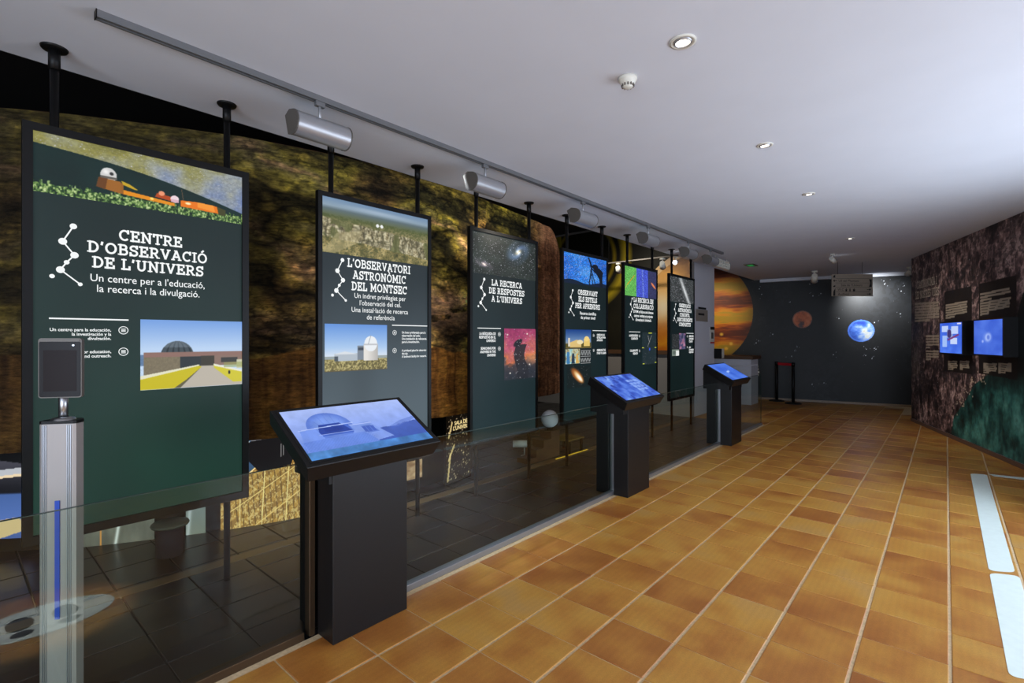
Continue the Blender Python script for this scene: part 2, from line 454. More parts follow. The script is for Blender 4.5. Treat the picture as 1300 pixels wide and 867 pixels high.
G('M', 1.02, [[(.18, 0), (.18, 1)], [(.18, .95), (.51, .25)], [(.51, .25), (.84, .95)], [(.84, 0), (.84, 1)]], [(0, .32, 0), (.7, 1.02, 0), (0, .22, 1), (.8, 1.02, 1)])
G('N', .9, [[(.18, 0), (.18, 1)], [(.18, .95), (.72, .05)], [(.72, 0), (.72, 1)]], [(0, .34, 0), (0, .2, 1), (.56, .9, 1)])
G('O', .88, [arc(.44, .5, .35, .43, 0, 360, 26)])
G('P', .72, [[(.18, 0), (.18, 1)], [(.18, .93), (.42, .93)] + arc(.42, .69, .22, .24, 90, -90) + [(.18, .45)]], [(0, .36, 0), (0, .3, 1)])
G('R', .82, [[(.18, 0), (.18, 1)], [(.18, .93), (.42, .93)] + arc(.42, .7, .22, .23, 90, -90) + [(.18, .47)], [(.42, .47), (.68, .05)]], [(0, .34, 0), (0, .3, 1), (.6, .84, 0)])
G('S', .7, [arc(.35, .72, .24, .21, 30, 255, 12) + arc(.36, .28, .25, .23, 80, -150, 12), [(.6, .7), (.6, 1)], [(.1, 0), (.1, .32)]])
G('T', .74, [[(.37, 0), (.37, 1)], [(.04, .93), (.7, .93)], [(.06, .99), (.06, .7)], [(.68, .99), (.68, .7)]], [(.2, .54, 0)])
G('U', .86, [[(.18, 1), (.18, .35)] + arc(.43, .35, .25, .29, 180, 360, 12) + [(.68, 1)]], [(0, .34, 1), (.52, .86, 1)])
G('V', .84, [[(.13, .95), (.42, .04)], [(.42, .04), (.71, .95)]], [(0, .28, 1), (.56, .84, 1)])
G("'", .26, [[(.15, 1.0), (.1, .74)]])
G('.', .26, [[(.12, .0), (.12, .12)]])
G(',', .26, [[(.14, .1), (.08, -.12)]])
G('·', .24, [[(.12, .44), (.12, .58)]])
G(' ', .34, [])
for base, acc, dx in (('O', 'Ó', 1), ('O', 'Ò', -1)):
    w_, st, se = W[base]; G(acc, w_, st + [[(.44 - dx * .07, 1.1), (.44 + dx * .1, 1.28)]], se)


def slab_text(lines, cx, ztop, h, pitch, Y, weight=0.16, track=0.09, bm=None, maxw=None):
    bm = bm or bmesh.new()
    def seg(a, b, th):
        a = Vector(a); b = Vector(b); d = b - a
        if d.length < 1e-6: return
        n = Vector((-d.y, d.x)).normalized() * th / 2; e = d.normalized() * th * 0.18
        q = [a + n - e, a - n - e, b - n + e, b + n + e]
        bm.faces.new([bm.verts.new((X0 + p.x * h, Y, Z0 + p.y * h)) for p in q])
    for k, ln in enumerate(lines):
        wd = sum(W[c][0] + track for c in ln) - track
        X0 = cx - wd * h / 2; Z0 = ztop - h - k * pitch
        for c in ln:
            w_, st, se = W[c]
            for s in st:
                for a, b in zip(s[:-1], s[1:]): seg(a, b, weight)
            for x0, x1, y in se: seg((x0, y - .06 if y else .06), (x1, y - .06 if y else .06), .12)
            X0 += (w_ + track) * h
    return bm


def text_mesh(name, lines, x, z, size, Y=None, align='LEFT', bold=0.0, material=None, parent=None, frame=None, leading=1.0):
    """frame = (origin, xdir, ydir) for walls; otherwise upright in the plane Y"""
    cu = bpy.data.curves.new(name, 'FONT'); cu.body = '\n'.join(lines); cu.size = size
    cu.align_x = align; cu.offset = bold * size; cu.space_line = leading; cu.resolution_u = 3
    t = bpy.data.objects.new(name, cu); COL.objects.link(t)
    dg = bpy.context.evaluated_depsgraph_get()
    me = bpy.data.meshes.new_from_object(t.evaluated_get(dg))
    bpy.data.objects.remove(t); bpy.data.curves.remove(cu)
    me.name = name
    if frame is None: mx = Matrix(((1, 0, 0, x), (0, 0, 1, Y), (0, 1, 0, z), (0, 0, 0, 1)))
    else:
        o, xd, yd = (Vector(k) for k in frame); zd = xd.cross(yd); p = o + xd * x + yd * z
        mx = Matrix(((xd.x, yd.x, zd.x, p.x), (xd.y, yd.y, zd.y, p.y), (xd.z, yd.z, zd.z, p.z), (0, 0, 0, 1)))
    me.transform(mx); me.materials.clear(); me.materials.append(material)
    o = bpy.data.objects.new(name, me); COL.objects.link(o)
    if parent: o.parent = parent; o.matrix_parent_inverse = Matrix.Translation(-parent.location)
    return o


# ================================================================== STRUCTURE
CEIL = 2.96
# right wall line and end wall line on the floor
Ra, Rb = onz(1157.5, 534.5), onz(1300, 596)
rdir = (Rb - Ra).normalized()                       # towards the camera side
Rc = Ra + rdir * 17.0
Ea, Eb = onz(956.6, 506), onz(1158.5, 517)
edir = (Eb - Ea).normalized()
E_left = Ea - edir * 3.2; E_right = Eb + edir * 1.2


def wallbox(P, Q, z0, z1, back, th=0.12):
    """vertical slab whose visible face is P-Q; back = direction away from the room"""
    P = Vector((P.x, P.y, 0)); Q = Vector((Q.x, Q.y, 0)); b = Vector(back) * th
    return prism([P + UP * z0, Q + UP * z0, Q + b + UP * z0, P + b + UP * z0], (0, 0, z1 - z0))


rn = Vector((-rdir.y, rdir.x, 0))                   # candidate normal
if rn.dot(-Ra) < 0: rn = -rn                        # rn points to the room
en = Vector((-edir.y, edir.x, 0))
if en.dot(-Ea) < 0: en = -en
wall_right = struct('wall_right', wallbox(Ra, Rc, 0, CEIL, -rn, 0.35), M_white)
wall_end = struct('wall_far', wallbox(E_left, E_right, 0, 4.0, -en), M_void)
Xw = 9.4
wall_mid = struct('wall_left', box(Xw, Xw + 0.12, 3.65, 9.5, 0, 4.0), M_grey)
struct('wall_back', box(-5.2, -5.1, 2.4, 9.5, 0, 4.0), M_void)
struct('wall_side', box(-5.2, 9.5, 9.5, 9.62, 0, 4.0), M_void)
struct('ceiling', box(-6, 14.4, -9, 3.607, CEIL, CEIL + 0.9), M_ceil)
struct('ceiling', box(-6, 14.4, 3.61, 9.6, 3.9, 4.0), M_void)
# white pier
struct('wall_pier', box(9.53, 10.62, 3.65, 3.95, 0, 3.9), M_white)
# soffit strips at the head of the end wall
q0 = Ea + edir * 0.15
struct('trim_1', wallbox(q0 + en * 0.02, Eb + edir * 0.3 + en * 0.02, CEIL - 0.07, CEIL, en, 0.10), M_ceil)
# skirting of the right wall
struct('baseboard_right', wallbox(Ra + rn * 0.015 , Rc + rn * 0.015, 0.0, 0.055, -rn, 0.013), M_skirt)
struct('baseboard_far', wallbox(Ea + en * 0.03 + edir * .1, Eb + en * 0.03, 0.0, 0.05, -en, 0.028), M_trimtan)

# ------------------------------------------------------------------ floors
GY = 2.435                                          # glass plane
floor = struct('floor', box(-6, 14.4, -9, 2.41, -0.1, -0.004), M_grout)
FX = OX + 24 * PX
floor2 = struct('floor', box(-6, FX, 2.46, 9.6, -0.1, -0.004), M_dgrout)
struct('floor', box(FX + .001, 14.4, 2.411, 9.6, -0.1, -0.004), M_grout)


def proj(x, y, z=0):
    d = Vector((x, y, z)) - CAM; f = d.dot(FW)
    return (U0 + F * d.dot(RT) / f, V0 - F * d.z / f, f) if f > 0.15 else (0, 0, -1)


def tile_mesh(gx, gy, z0=-0.012, z1=0.0, bev=0.003):
    bm = box(-PX / 2 + gx, PX / 2 - gx, -PY / 2 + gy, PY / 2 - gy, z0, z1)
    top = [e for e in bm.edges if all(abs(v.co.z - z1) < 1e-6 for v in e.verts)]
    bmesh.ops.bevel(bm, geom=top, offset=bev, segments=1, affect='EDGES')
    me = bpy.data.meshes.new('floor_tile'); bmesh.ops.recalc_face_normals(bm, faces=bm.faces); bm.to_mesh(me); bm.free(); return me


def lay(parent, mesh, matl, i0, i1, j0, j1, inside, seed):
    mesh.materials.append(matl); r = np.random.RandomState(seed); cells = []
    for i in range(i0, i1):
        for j in range(j0, j1):
            cx = OX + (i + .5) * PX; cy = OY + (j + .5) * PY
            if not inside(cx, cy): continue
            vis = 0
            pr = [proj(cx + a * PX / 2, cy + b * PY / 2) for a in (-1, 1) for b in (-1, 1)]
            if all(p[2] > 0 for p in pr) and max(p[0] for p in pr) > 0 and min(p[0] for p in pr) < 1300 and min(p[1] for p in pr) < 867:
                us = [p[0] for p in pr]; vs = [p[1] for p in pr]; vis = (max(us) - min(us)) * (max(vs) - min(vs))
            cells.append((vis, cx, cy))
    cells.sort(key=lambda c: -c[0])
    n = 0; rest = bmesh.new()
    for vis, cx, cy in cells:
        dz = (r.rand() - .5) * 0.0012; rx, ry = (r.rand(2) - .5) * 0.004; rz = (r.rand() - .5) * 0.006
        if vis > 0 and n < 298:
            o = bpy.data.objects.new('floor_tile', mesh); COL.objects.link(o); o.parent = parent
            o.location = (cx, cy, dz); o.rotation_euler = (rx, ry, rz); n += 1
        else:
            k = len(rest.verts); rest.from_mesh(mesh); rest.verts.ensure_lookup_table()
            for v in rest.verts[k:]: v.co += Vector((cx, cy, dz))
    if len(rest.verts):
        o = obj('floor_tile', rest, matl, None, recalc=False); o.parent = parent; o['kind'] = 'stuff'


def in_room(x, y):
    p = Vector((x, y, 0)); return (p - Ra).dot(rn) > -0.25 and (p - Ea).dot(en) > -0.3
lay(floor, tile_mesh(0.0032, 0.0062), M_tile, -10, 38, -18, 9, lambda x, y: in_room(x, y) and (y < 2.4 or x > FX) and (y < 3.6 or x > 10.7), 3)
lay(floor2, tile_mesh(0.0045, 0.0045), M_dtile, -9, 24, 1, 14, lambda x, y: True, 4)
# narrow tile course between the first whole row and the glass channel
bm = bmesh.new()
for k in range(-6, 24):
    x0 = OX + k * PX; bxyz(bm, x0 + .0045, x0 + PX - .0045, 2.47, OY + PY - .0045, -.012, 0)
o = obj('cut_tile_course', bm, M_dtile, None); o.parent = floor2; o['kind'] = 'stuff'
struct('trim_2', box(-3, 9.3, 3.60, 3.70, -0.004, 0.003), M_trimtan)
o = obj('light_line', box(onY(705, 585, 3.66).x, onY(745, 572, 3.66).x, 3.645, 3.66, 0.003, 0.008), M_led)
tag(o, 'thin yellow glowing line on the dark floor behind the glass', 'light line')

# ------------------------------------------------------------------ glass balustrade
GZ = 0.875
KX = [1.48, 4.47, 7.47]                             # kiosk centres
endX = onY(966, 538, GY).x
segs = [(-3.2, KX[0] - 0.29), (KX[0] - 0.18, KX[1] - 0.16), (KX[1] - 0.10, KX[2] - 0.16), (KX[2] - 0.10, endX)]
glab = ['glass balustrade pane left of the nearest kiosk, in front of the thermometer post',
        'long glass balustrade pane between the nearest and the middle kiosk',
        'glass balustrade pane between the middle and the farthest kiosk',
        'last glass balustrade pane right of the farthest kiosk, ending free']
for (x0, x1), lb in zip(segs, glab):
    t = thing('glass_balustrade', lb, 'balustrade', (x0, GY, 0), 'glass balustrade along the corridor')
    obj('glass_pane', box(x0, x1, GY - .006, GY + .006, 0.02, GZ), M_glass, t)
    obj('top_edge', box(x0, x1, GY - .0062, GY + .0062, GZ, GZ + .0025), M_glassedge, t)
    obj('base_channel', box(x0, x1, GY - .026, GY + .026, -0.004, 0.035, 0.002), M_alu_l if x0 > 1 else M_bronze, t)
    if x1 > 8:
        obj('end_edge', box(x1, x1 + .004, GY - .0062, GY + .0062, 0.02, GZ), M_glassedge, t)

# ------------------------------------------------------------------ information panels
PYF = 3.31                                          # face of the lightbox
PZ0, PZ1 = 0.503, 2.545
panels_u = [(27, 316), (403, 547.5), (596, 683), (713, 772), (791, 835), (849, 882)]
pnames = ['tall backlit info panel nearest the camera, night observatory photo on top',
          'second backlit info panel, with a cliff landscape photo and a white domed tower',
          'third backlit info panel, with spiral galaxies and a pink horsehead nebula',
          'fourth backlit info panel, with a stargazer silhouette on blue night sky',
          'fifth backlit info panel, with green, blue and violet image strips on top',
          'sixth and farthest backlit info panel, with a grey comet streak on top']


def ux(u): return onY(u, 430, PYF).x
def hexicon(cx, cz, r, Y, bm):
    for k in range(20):
        a0, a1 = 2 * PI * k / 20, 2 * PI * (k + 1) / 20
        P = [(cx + q * math.cos(a), Y, cz + q * math.sin(a)) for q, a in ((r, a0), (r, a1), (r * .84, a1), (r * .84, a0))]
        bm.faces.new([bm.verts.new(p) for p in P])
    for dz in (-.3, 0, .3):
        bm.faces.new([bm.verts.new((cx + a * r * .45, Y, cz + (dz + b * .09) * r)) for a, b in ((-1, -1), (1, -1), (1, 1), (-1, 1))])


def constellation(x, z, s, Y, wd):
    """seven dots joined by a line; x,z of upper left corner, s height"""
    P = [(.75, 0), (.37, .28), (.79, .5), (.51, .635), (.29, .77), (.0, .89), (1.0, 1.0)]
    R = [.058, .068, .066, .044, .068, .042, .038]; bm = bmesh.new()
    pts = [(x + a * wd, z - b * s) for a, b in P]
    for a, b in ((0, 1), (1, 2), (2, 3), (3, 4), (4, 6)):
        A, B = Vector(pts[a]), Vector(pts[b]); d = (B - A).normalized(); n = Vector((-d.y, d.x)) * s * .011
        bm.faces.new([bm.verts.new((p.x, Y, p.y)) for p in (A + n, A - n, B - n, B + n)])
    for (a, b), r in zip(pts, R):
        bm.faces.new([bm.verts.new((a + r * s * .85 * math.cos(2 * PI * k / 18), Y, b + r * s * .85 * math.sin(2 * PI * k / 18))) for k in range(18)])
    return bm


# --- pictures
def pic_night_obs():
    p = Pic(420, 150); n = p.n(3, 7, 1); n2 = p.n(40, 90, 2)
    t = n * .7 + p.X * .35
    p.a = palette(t, [(0, (92, 92, 44)), (.35, (140, 136, 74)), (.6, (150, 155, 150)), (.85, (112, 130, 172)), (1, (90, 110, 170))]) * (0.86 + .28 * n2[..., None])
    p.stars(1500, 5, 170, 255, big=.12)
    hill = .14 + .38 * p.X - .1 * np.exp(-((p.X - .12) / .1) ** 2) + .03 * np.sin(p.X * 9)
    hill = .20 + .62 * p.X - .12 * np.sin(p.X * 3.1); below = p.Y > hill * .95
    p.put(below * 1.0, (14, 38, 36)); p.a[below] *= (.8 + .4 * n[below][:, None])
    # grass
    gl = .86 - .12 * np.sin(p.X * 3) * 0 + .04 * (p.n(2, 70, 9) - .5); g = p.Y > gl - .02
    gg = p.n(30, 150, 7, 3, .7); g = p.Y > gl - .05 * (p.n(1, 120, 19, 2) > .5) - .03 * (p.n(1, 60, 29, 2)); p.a[g] = palette(gg, [(.25, (14, 34, 22)), (.42, (50, 84, 40)), (.58, (110, 144, 72)), (.8, (206, 220, 160))])[g]
    # buildings
    p.poly([(.26, .58), (.37, .60), (.37, .80), (.25, .74)], (150, 94, 30))
    p.poly([(.37, .72), (.62, .80), (.62, .86), (.37, .80)], (226, 140, 20)); p.poly([(.53, .66), (.63, .70), (.62, .78), (.52, .74)], (176, 70, 22))
    p.poly([(.65, .72), (.74, .70), (.85, .72), (.86, .86), (.65, .84)], (232, 118, 20)); p.poly([(.74, .70), (.83, .71), (.84, .84), (.74, .8)], (244, 150, 50))
    p.poly([(.85, .72), (.9, .76), (.9, .88), (.86, .88)], (66, 66, 34)); p.ell(.69, .76, .02, .03, (255, 240, 190), .5); p.ell(.505, .79, .012, .03, (255, 225, 120), .5)
    p.ell(.305, .50, .036, .13, (206, 206, 204)); p.ell(.293, .45, .02, .06, (240, 240, 238), .8); p.poly([(.262, .56), (.36, .585), (.36, .80), (.25, .74)], (156, 98, 34)); p.poly([(.262, .56), (.30, .57), (.29, .77), (.25, .74)], (104, 62, 24)); p.rect(.268, .53, .342, .565, (96, 92, 86)); p.ell(.318, .47, .009, .03, (50, 50, 50)); p.poly([(.36, .56), (.40, .60), (.44, .68), (.42, .68), (.37, .63)], (196, 160, 30))
    p.ell(.62, .72, .022, .07, (238, 214, 220)); p.rect(.6, .73, .642, .78, (220, 176, 190)); p.ell(.553, .655, .016, .045, (236, 150, 110))
    p.line(.665, .72, .655, .5, .003, (150, 100, 70)); return p


def pic_dome_house():
    p = Pic(230, 160); p.vg([(0, (116, 158, 222)), (.42, (186, 210, 240)), (1, (200, 220, 240))])
    p.rect(0, .5, .05, .66, (96, 124, 160))
    r = p.ell(.335, .52, .155, .215, (66, 76, 82)); m = (r < 1) & (p.Y < .5)
    s = np.sin((p.X - .335) / np.sqrt(np.clip(1 - ((p.Y - .52) / .215) ** 2, .02, 1)) * 110); p.put((m & (s > .6)) * 1.0, (38, 46, 52)); p.put((m & (p.Y < .4)) * .25, (180, 196, 214))
    p.rect(0.03, .50, .36, .80, (122, 112, 90)); n = p.n(60, 90, 3); p.a[(p.Y > .5) & (p.X < .36)] *= .9 + .2 * n[(p.Y > .5) & (p.X < .36)][:, None]
    p.rect(.03, .47, 1, .54, (140, 108, 98)); p.rect(.36, .54, .56, .70, (46, 52, 56)); p.rect(.56, .53, .7, .68, (62, 58, 48)); p.rect(.7, .53, 1, .68, (136, 112, 100)); p.rect(.77, .56, .95, .64, (58, 58, 56)); p.rect(.94, .6, 1, .74, (200, 200, 170))
    p.poly([(0, .86), (.56, .68), (.68, .68), (1, .9), (1, 1), (0, 1)], (186, 178, 164))
    p.poly([(0, .84), (.54, .67), (.57, .70), (.36, 1), (0, 1)], (198, 184, 22)); p.poly([(0, .80), (.55, .66), (.55, .68), (0, .85)], (226, 224, 196)); p.poly([(.42, .88), (.57, .70), (.36, 1), (.3, 1)], (96, 92, 66))
    p.poly([(.69, .66), (1, .78), (1, .95), (.9, .95), (.7, .72)], (206, 196, 50)); p.poly([(.69, .655), (1, .77), (1, .80), (.7, .69)], (232, 232, 214)); p.ell(.86, .8, .012, .03, (30, 30, 30)); p.rect(.8, .64, 1, .72, (150, 160, 90), .6)
    return p


def pic_cliffs():
    p = Pic(230, 130); p.vg([(0, (112, 140, 172)), (.14, (140, 160, 176)), (.2, (92, 108, 112)), (.34, (96, 102, 60)), (.45, (150, 138, 96)), (1, (142, 130, 84))])
    n = p.n(8, 24, 11); v = p.n(9, 40, 12); f = p.n(44, 90, 13)
    top = .36 + .16 * p.X + .06 * (p.n(2, 9, 4) - .5)
    cl = (p.Y > top) & (p.Y < top + .34)
    t = v * .6 + f * .5; p.a[cl] = palette(t, [(.2, (62, 58, 36)), (.42, (140, 128, 94)), (.6, (206, 196, 160)), (.9, (226, 220, 190))])[cl]
    lo = p.Y >= top + .34; p.a[lo] = palette(n * .6 + f * .5, [(.25, (58, 62, 34)), (.45, (112, 104, 58)), (.62, (176, 158, 104)), (.9, (200, 184, 130))])[lo]
    rg = (1 - np.abs(2 * p.n(5, 34, 15, 4) - 1)) ** 7; p.put(cl * rg * .85, (58, 54, 36)); rg = (1 - np.abs(2 * p.n(10, 14, 16, 3) - 1)) ** 10; p.put(cl * rg * .7, (70, 68, 44)); p.put((cl & (p.n(3, 9, 17) > .58)) * .75, (92, 96, 52))
    p.put((lo & (f > .6)) * .7, (54, 62, 30)); up = (p.Y > .3) & (p.Y < top); p.put((up & (f > .5)) * .6, (70, 80, 40))
    p.poly([(.12, .62), (.34, .5), (.3, .75), (.1, 1), (0, 1)], (182, 170, 126), .5)
    for x in (.48, .52): p.ell(x, .35, .014, .035, (238, 240, 240))
    p.ell(.5, .1, .4, .05, (190, 205, 220), 1.0, al=.5)
    return p


def pic_tower():
    p = Pic(180, 150); p.vg([(0, (96, 144, 216)), (.5, (168, 198, 234)), (.68, (212, 224, 238)), (1, (212, 224, 238))])
    f = p.n(40, 60, 3); g = p.Y > .73; p.a[g] = palette(f, [(.3, (92, 84, 46)), (.55, (152, 140, 84)), (.8, (196, 184, 128))])[g]
    p.rect(0, .68, 1, .74, (150, 160, 160)); p.rect(.14, .62, .5, .78, (176, 186, 196)); p.poly([(.12, .64), (.3, .58), (.5, .64)], (214, 220, 226)); p.rect(.14, .68, .2, .78, (72, 82, 92))
    p.rect(.5, .46, .64, .77, (120, 130, 142)); p.rect(.51, .5, .6, .56, (56, 64, 76))
    m = (p.X > .60) & (p.X < .84) & (p.Y > .42) & (p.Y < .79); sh = 1 - np.clip((p.X - .66) / .3, 0, 1) * .35; p.put(m * 1.0, (226, 222, 216)); p.a[m] *= sh[m][:, None]
    p.ell(.72, .42, .108, .17, (232, 236, 240)); p.rect(.6, .42, .84, .45, (190, 192, 196)); p.line(.72, .24, .68, .42, .006, (150, 160, 170)); p.rect(0, .98, 1, 1, (90, 80, 50))
    return p


def galaxy(p, cx, cy, rx, ry, rot, core, halo):
    asp = 1
    dx = p.X - cx; dy = p.Y - cy; c, n = math.cos(rot), math.sin(rot)
    a = (dx * c + dy * n) / rx; b = (-dx * n + dy * c) / ry; r = np.sqrt(a * a + b * b); th = np.arctan2(b, a)
    arm = .5 + .5 * np.cos(2 * (th - 4.2 * r)); m = np.clip(1 - r, 0, 1)
    p.a = p.a + (m ** 1.1 * (.35 + .65 * arm))[..., None] * np.array(halo, float) + (np.exp(-(r / .18) ** 2))[..., None] * np.array(core, float)


def pic_galaxies():
    p = Pic(200, 130, (38, 46, 42)); p.a *= .6 + .8 * p.n(5, 8, 3)[..., None]
    p.stars(800, 8, 80, 220, big=.1)
    galaxy(p, .70, .30, .21, .44, .35, (200, 170, 110), (90, 115, 170)); galaxy(p, .17, .76, .2, .13, .7, (190, 160, 140), (120, 100, 120)); return p


def pic_horsehead():
    p = Pic(120, 190); n = p.n(7, 5, 5); f = p.n(30, 20, 6); t = p.Y + (n - .5) * .5 + .15 * (p.X - .5)
    p.a = palette(t, [(0, (150, 50, 96)), (.25, (182, 84, 110)), (.48, (190, 104, 90)), (.56, (200, 110, 70)), (.66, (96, 76, 76)), (1, (46, 52, 62))])
    p.ell(.92, .58, .4, .18, (236, 150, 90), 1, al=.7)
    sil = ((np.abs(p.X - .52 - .06 * np.sin(p.Y * 9)) < .15 + .05 * n + .1 * np.clip(p.Y - .7, 0, 1)) & (p.Y > .26 + .1 * n)) * 1.0; p.put(sil * .9, (34, 34, 40))
    p.ell(.42, .28, .17, .07, (32, 30, 38), .3, rot=-.4); p.put((p.Y > .72 + .2 * (n - .5)) * .5, (40, 44, 52)); p.a *= .85 + .3 * f[..., None]; p.stars(90, 4, 190, 255, big=.4)
    for x, y in ((.18, .87), (.8, .72), (.72, .1), (.1, .12)): p.ell(x, y, .035, .022, (250, 244, 230), .8)
    return p


def pic_stargazer():
    p = Pic(130, 110); n = p.n(4, 4, 3); f = p.n(60, 70, 4)
    p.a = palette(n * .7 + .3 * np.exp(-((p.X - .35 - .25 * p.Y) / .3) ** 2), [(0, (20, 72, 168)), (.5, (42, 118, 214)), (1, (130, 186, 238))]) * (.7 + .6 * f[..., None])
    p.stars(420, 3, 150, 255, big=.05)
    p.put((p.Y > .90 - .05 * np.sin(p.X * 9)) * 1.0, (14, 30, 54)); k = (10, 18, 34)
    p.ell(.72, .3, .075, .085, k); p.poly([(.66, .34), (.82, .32), (.92, .45), (.9, .7), (.9, 1), (.84, 1), (.82, .72), (.78, .62), (.72, .5)], k); p.line(.68, .35, .6, .3, .02, k); p.line(.72, .5, .62, .36, .02, k)
    p.line(.56, .04, .64, .34, .022, k); p.line(.62, .36, .58, .95, .012, k); p.line(.62, .36, .66, .95, .012, k); p.line(.62, .4, .72, .92, .01, k); p.line(.62, .6, .56, .9, .008, k)
    return p


def pic_village():
    p = Pic(90, 70); p.vg([(0, (20, 60, 130)), (.6, (110, 140, 180)), (1, (200, 170, 110))])
    p.poly([(0, .75), (1, .7), (1, 1), (0, 1)], (90, 80, 30)); p.rect(.1, .45, .16, .9, (220, 210, 190)); p.poly([(.16, .7), (.42, .55), (.6, .62), (.6, .95), (.16, .95)], (220, 190, 120)); p.rect(.7, .5, .95, .9, (228, 196, 110)); p.ell(.82, .5, .1, .14, (240, 210, 130)); p.ell(.55, .68, .12, .12, (236, 220, 170)); return p


def pic_people():
    p = Pic(60, 50, (180, 200, 190)); n = p.n(5, 6, 2); p.a = palette(n, [(.2, (90, 90, 60)), (.4, (200, 190, 150)), (.6, (130, 190, 200)), (.8, (240, 240, 220))])
    p.poly([(.1, .2), (.25, .2), (.3, 1), (.05, 1)], (60, 120, 170)); p.poly([(.45, .3), (.6, .3), (.65, 1), (.4, 1)], (40, 60, 80)); p.poly([(.75, .35), (.85, .3), (.95, 1), (.7, 1)], (210, 170, 90)); return p


def pic_waves():
    p = Pic(60, 56, (24, 28, 30)); k = (200, 205, 205)
    for y0 in (.1, .5, .95): p.rect(0, y0 - .02, 1, y0, k)
    for i in range(6):
        x = i / 6; p.line(x, .42, x + .08, .14, .012, k); p.line(x + .08, .14, x + .166, .42, .012, k); p.line(x, .6, x + .08, .86, .012, k); p.line(x + .08, .86, x + .166, .6, .012, k)
    return p


def pic_saturn_cut():
    p = Pic(90, 84, (13, 26, 26)); p.stars(60, 3, 90, 200)
    p.ell(.42, .45, .5, .19, (150, 84, 34), .35, rot=1.0); p.ell(.46, .5, .38, .12, (236, 200, 140), .5, rot=1.0); p.ell(.5, .55, .26, .07, (255, 250, 236), .6, rot=1.0); return p


def pic_strips():
    p = Pic(130, 96); n = p.n(60, 80, 2, 2)
    p.rect(0, 0, .345, 1, (98, 176, 84)); p.rect(.345, 0, .72, 1, (70, 86, 200)); p.rect(.72, 0, 1, 1, (54, 56, 92)); p.a *= (.72 + .56 * n[..., None])
    p.line(.08, .62, .28, .28, .012, (206, 150, 30)); p.line(.02, .75, .1, .55, .008, (206, 190, 60))
    p.put(np.clip(1 - np.abs(p.X - .53 - .04 * p.Y) / .03, 0, 1) * .6 * (n > .4), (170, 200, 250)); p.ell(.90, .52, .16, .04, (226, 130, 84), .4, rot=.95); return p


def pic_starmap():
    p = Pic(90, 130, (30, 44, 48)); p.stars(120, 2, 90, 200); k = (200, 206, 60)
    for x, y in ((.5, .02), (.62, .02), (.06, .48), (.94, .48), (.1, .98), (.95, .96)): p.rect(x - .06, y - .012, x + .06, y + .012, k)
    p.ell(.52, .53, .06, .06, (60, 90, 220), .5); p.line(.4, .1, .5, .3, .004, (190, 190, 190)); p.line(.5, .3, .38, .45, .004, (190, 190, 190)); p.line(.66, .1, .5, .3, .004, (180, 180, 180)); return p


def pic_comet():
    p = Pic(90, 100, (52, 56, 56)); f = p.n(50, 46, 4, 2); p.a *= (.5 + 1.0 * f[..., None]); p.stars(500, 3, 110, 220, big=.1)
    d = p.X - (.42 + .38 * p.Y); p.put(np.exp(-(d / .07) ** 2) * (.35 + .55 * (1 - np.abs(p.Y - .55))), (232, 236, 238)); return p


def pic_nebula():
    p = Pic(56, 70); n = p.n(4, 4, 3); p.a = palette(n, [(.2, (30, 36, 60)), (.45, (90, 84, 120)), (.62, (180, 110, 130)), (.85, (150, 170, 220))]); p.stars(40, 2, 180, 255); return p


def pic_darkstars():
    p = Pic(56, 70, (34, 38, 38)); p.stars(220, 7, 90, 200); return p


def pic_small(): 
    p = Pic(56, 30, (120, 132, 122)); p.rect(.55, .2, 1, 1, (226, 230, 226)); p.ell(.3, .5, .2, .3, (92, 104, 96)); return p


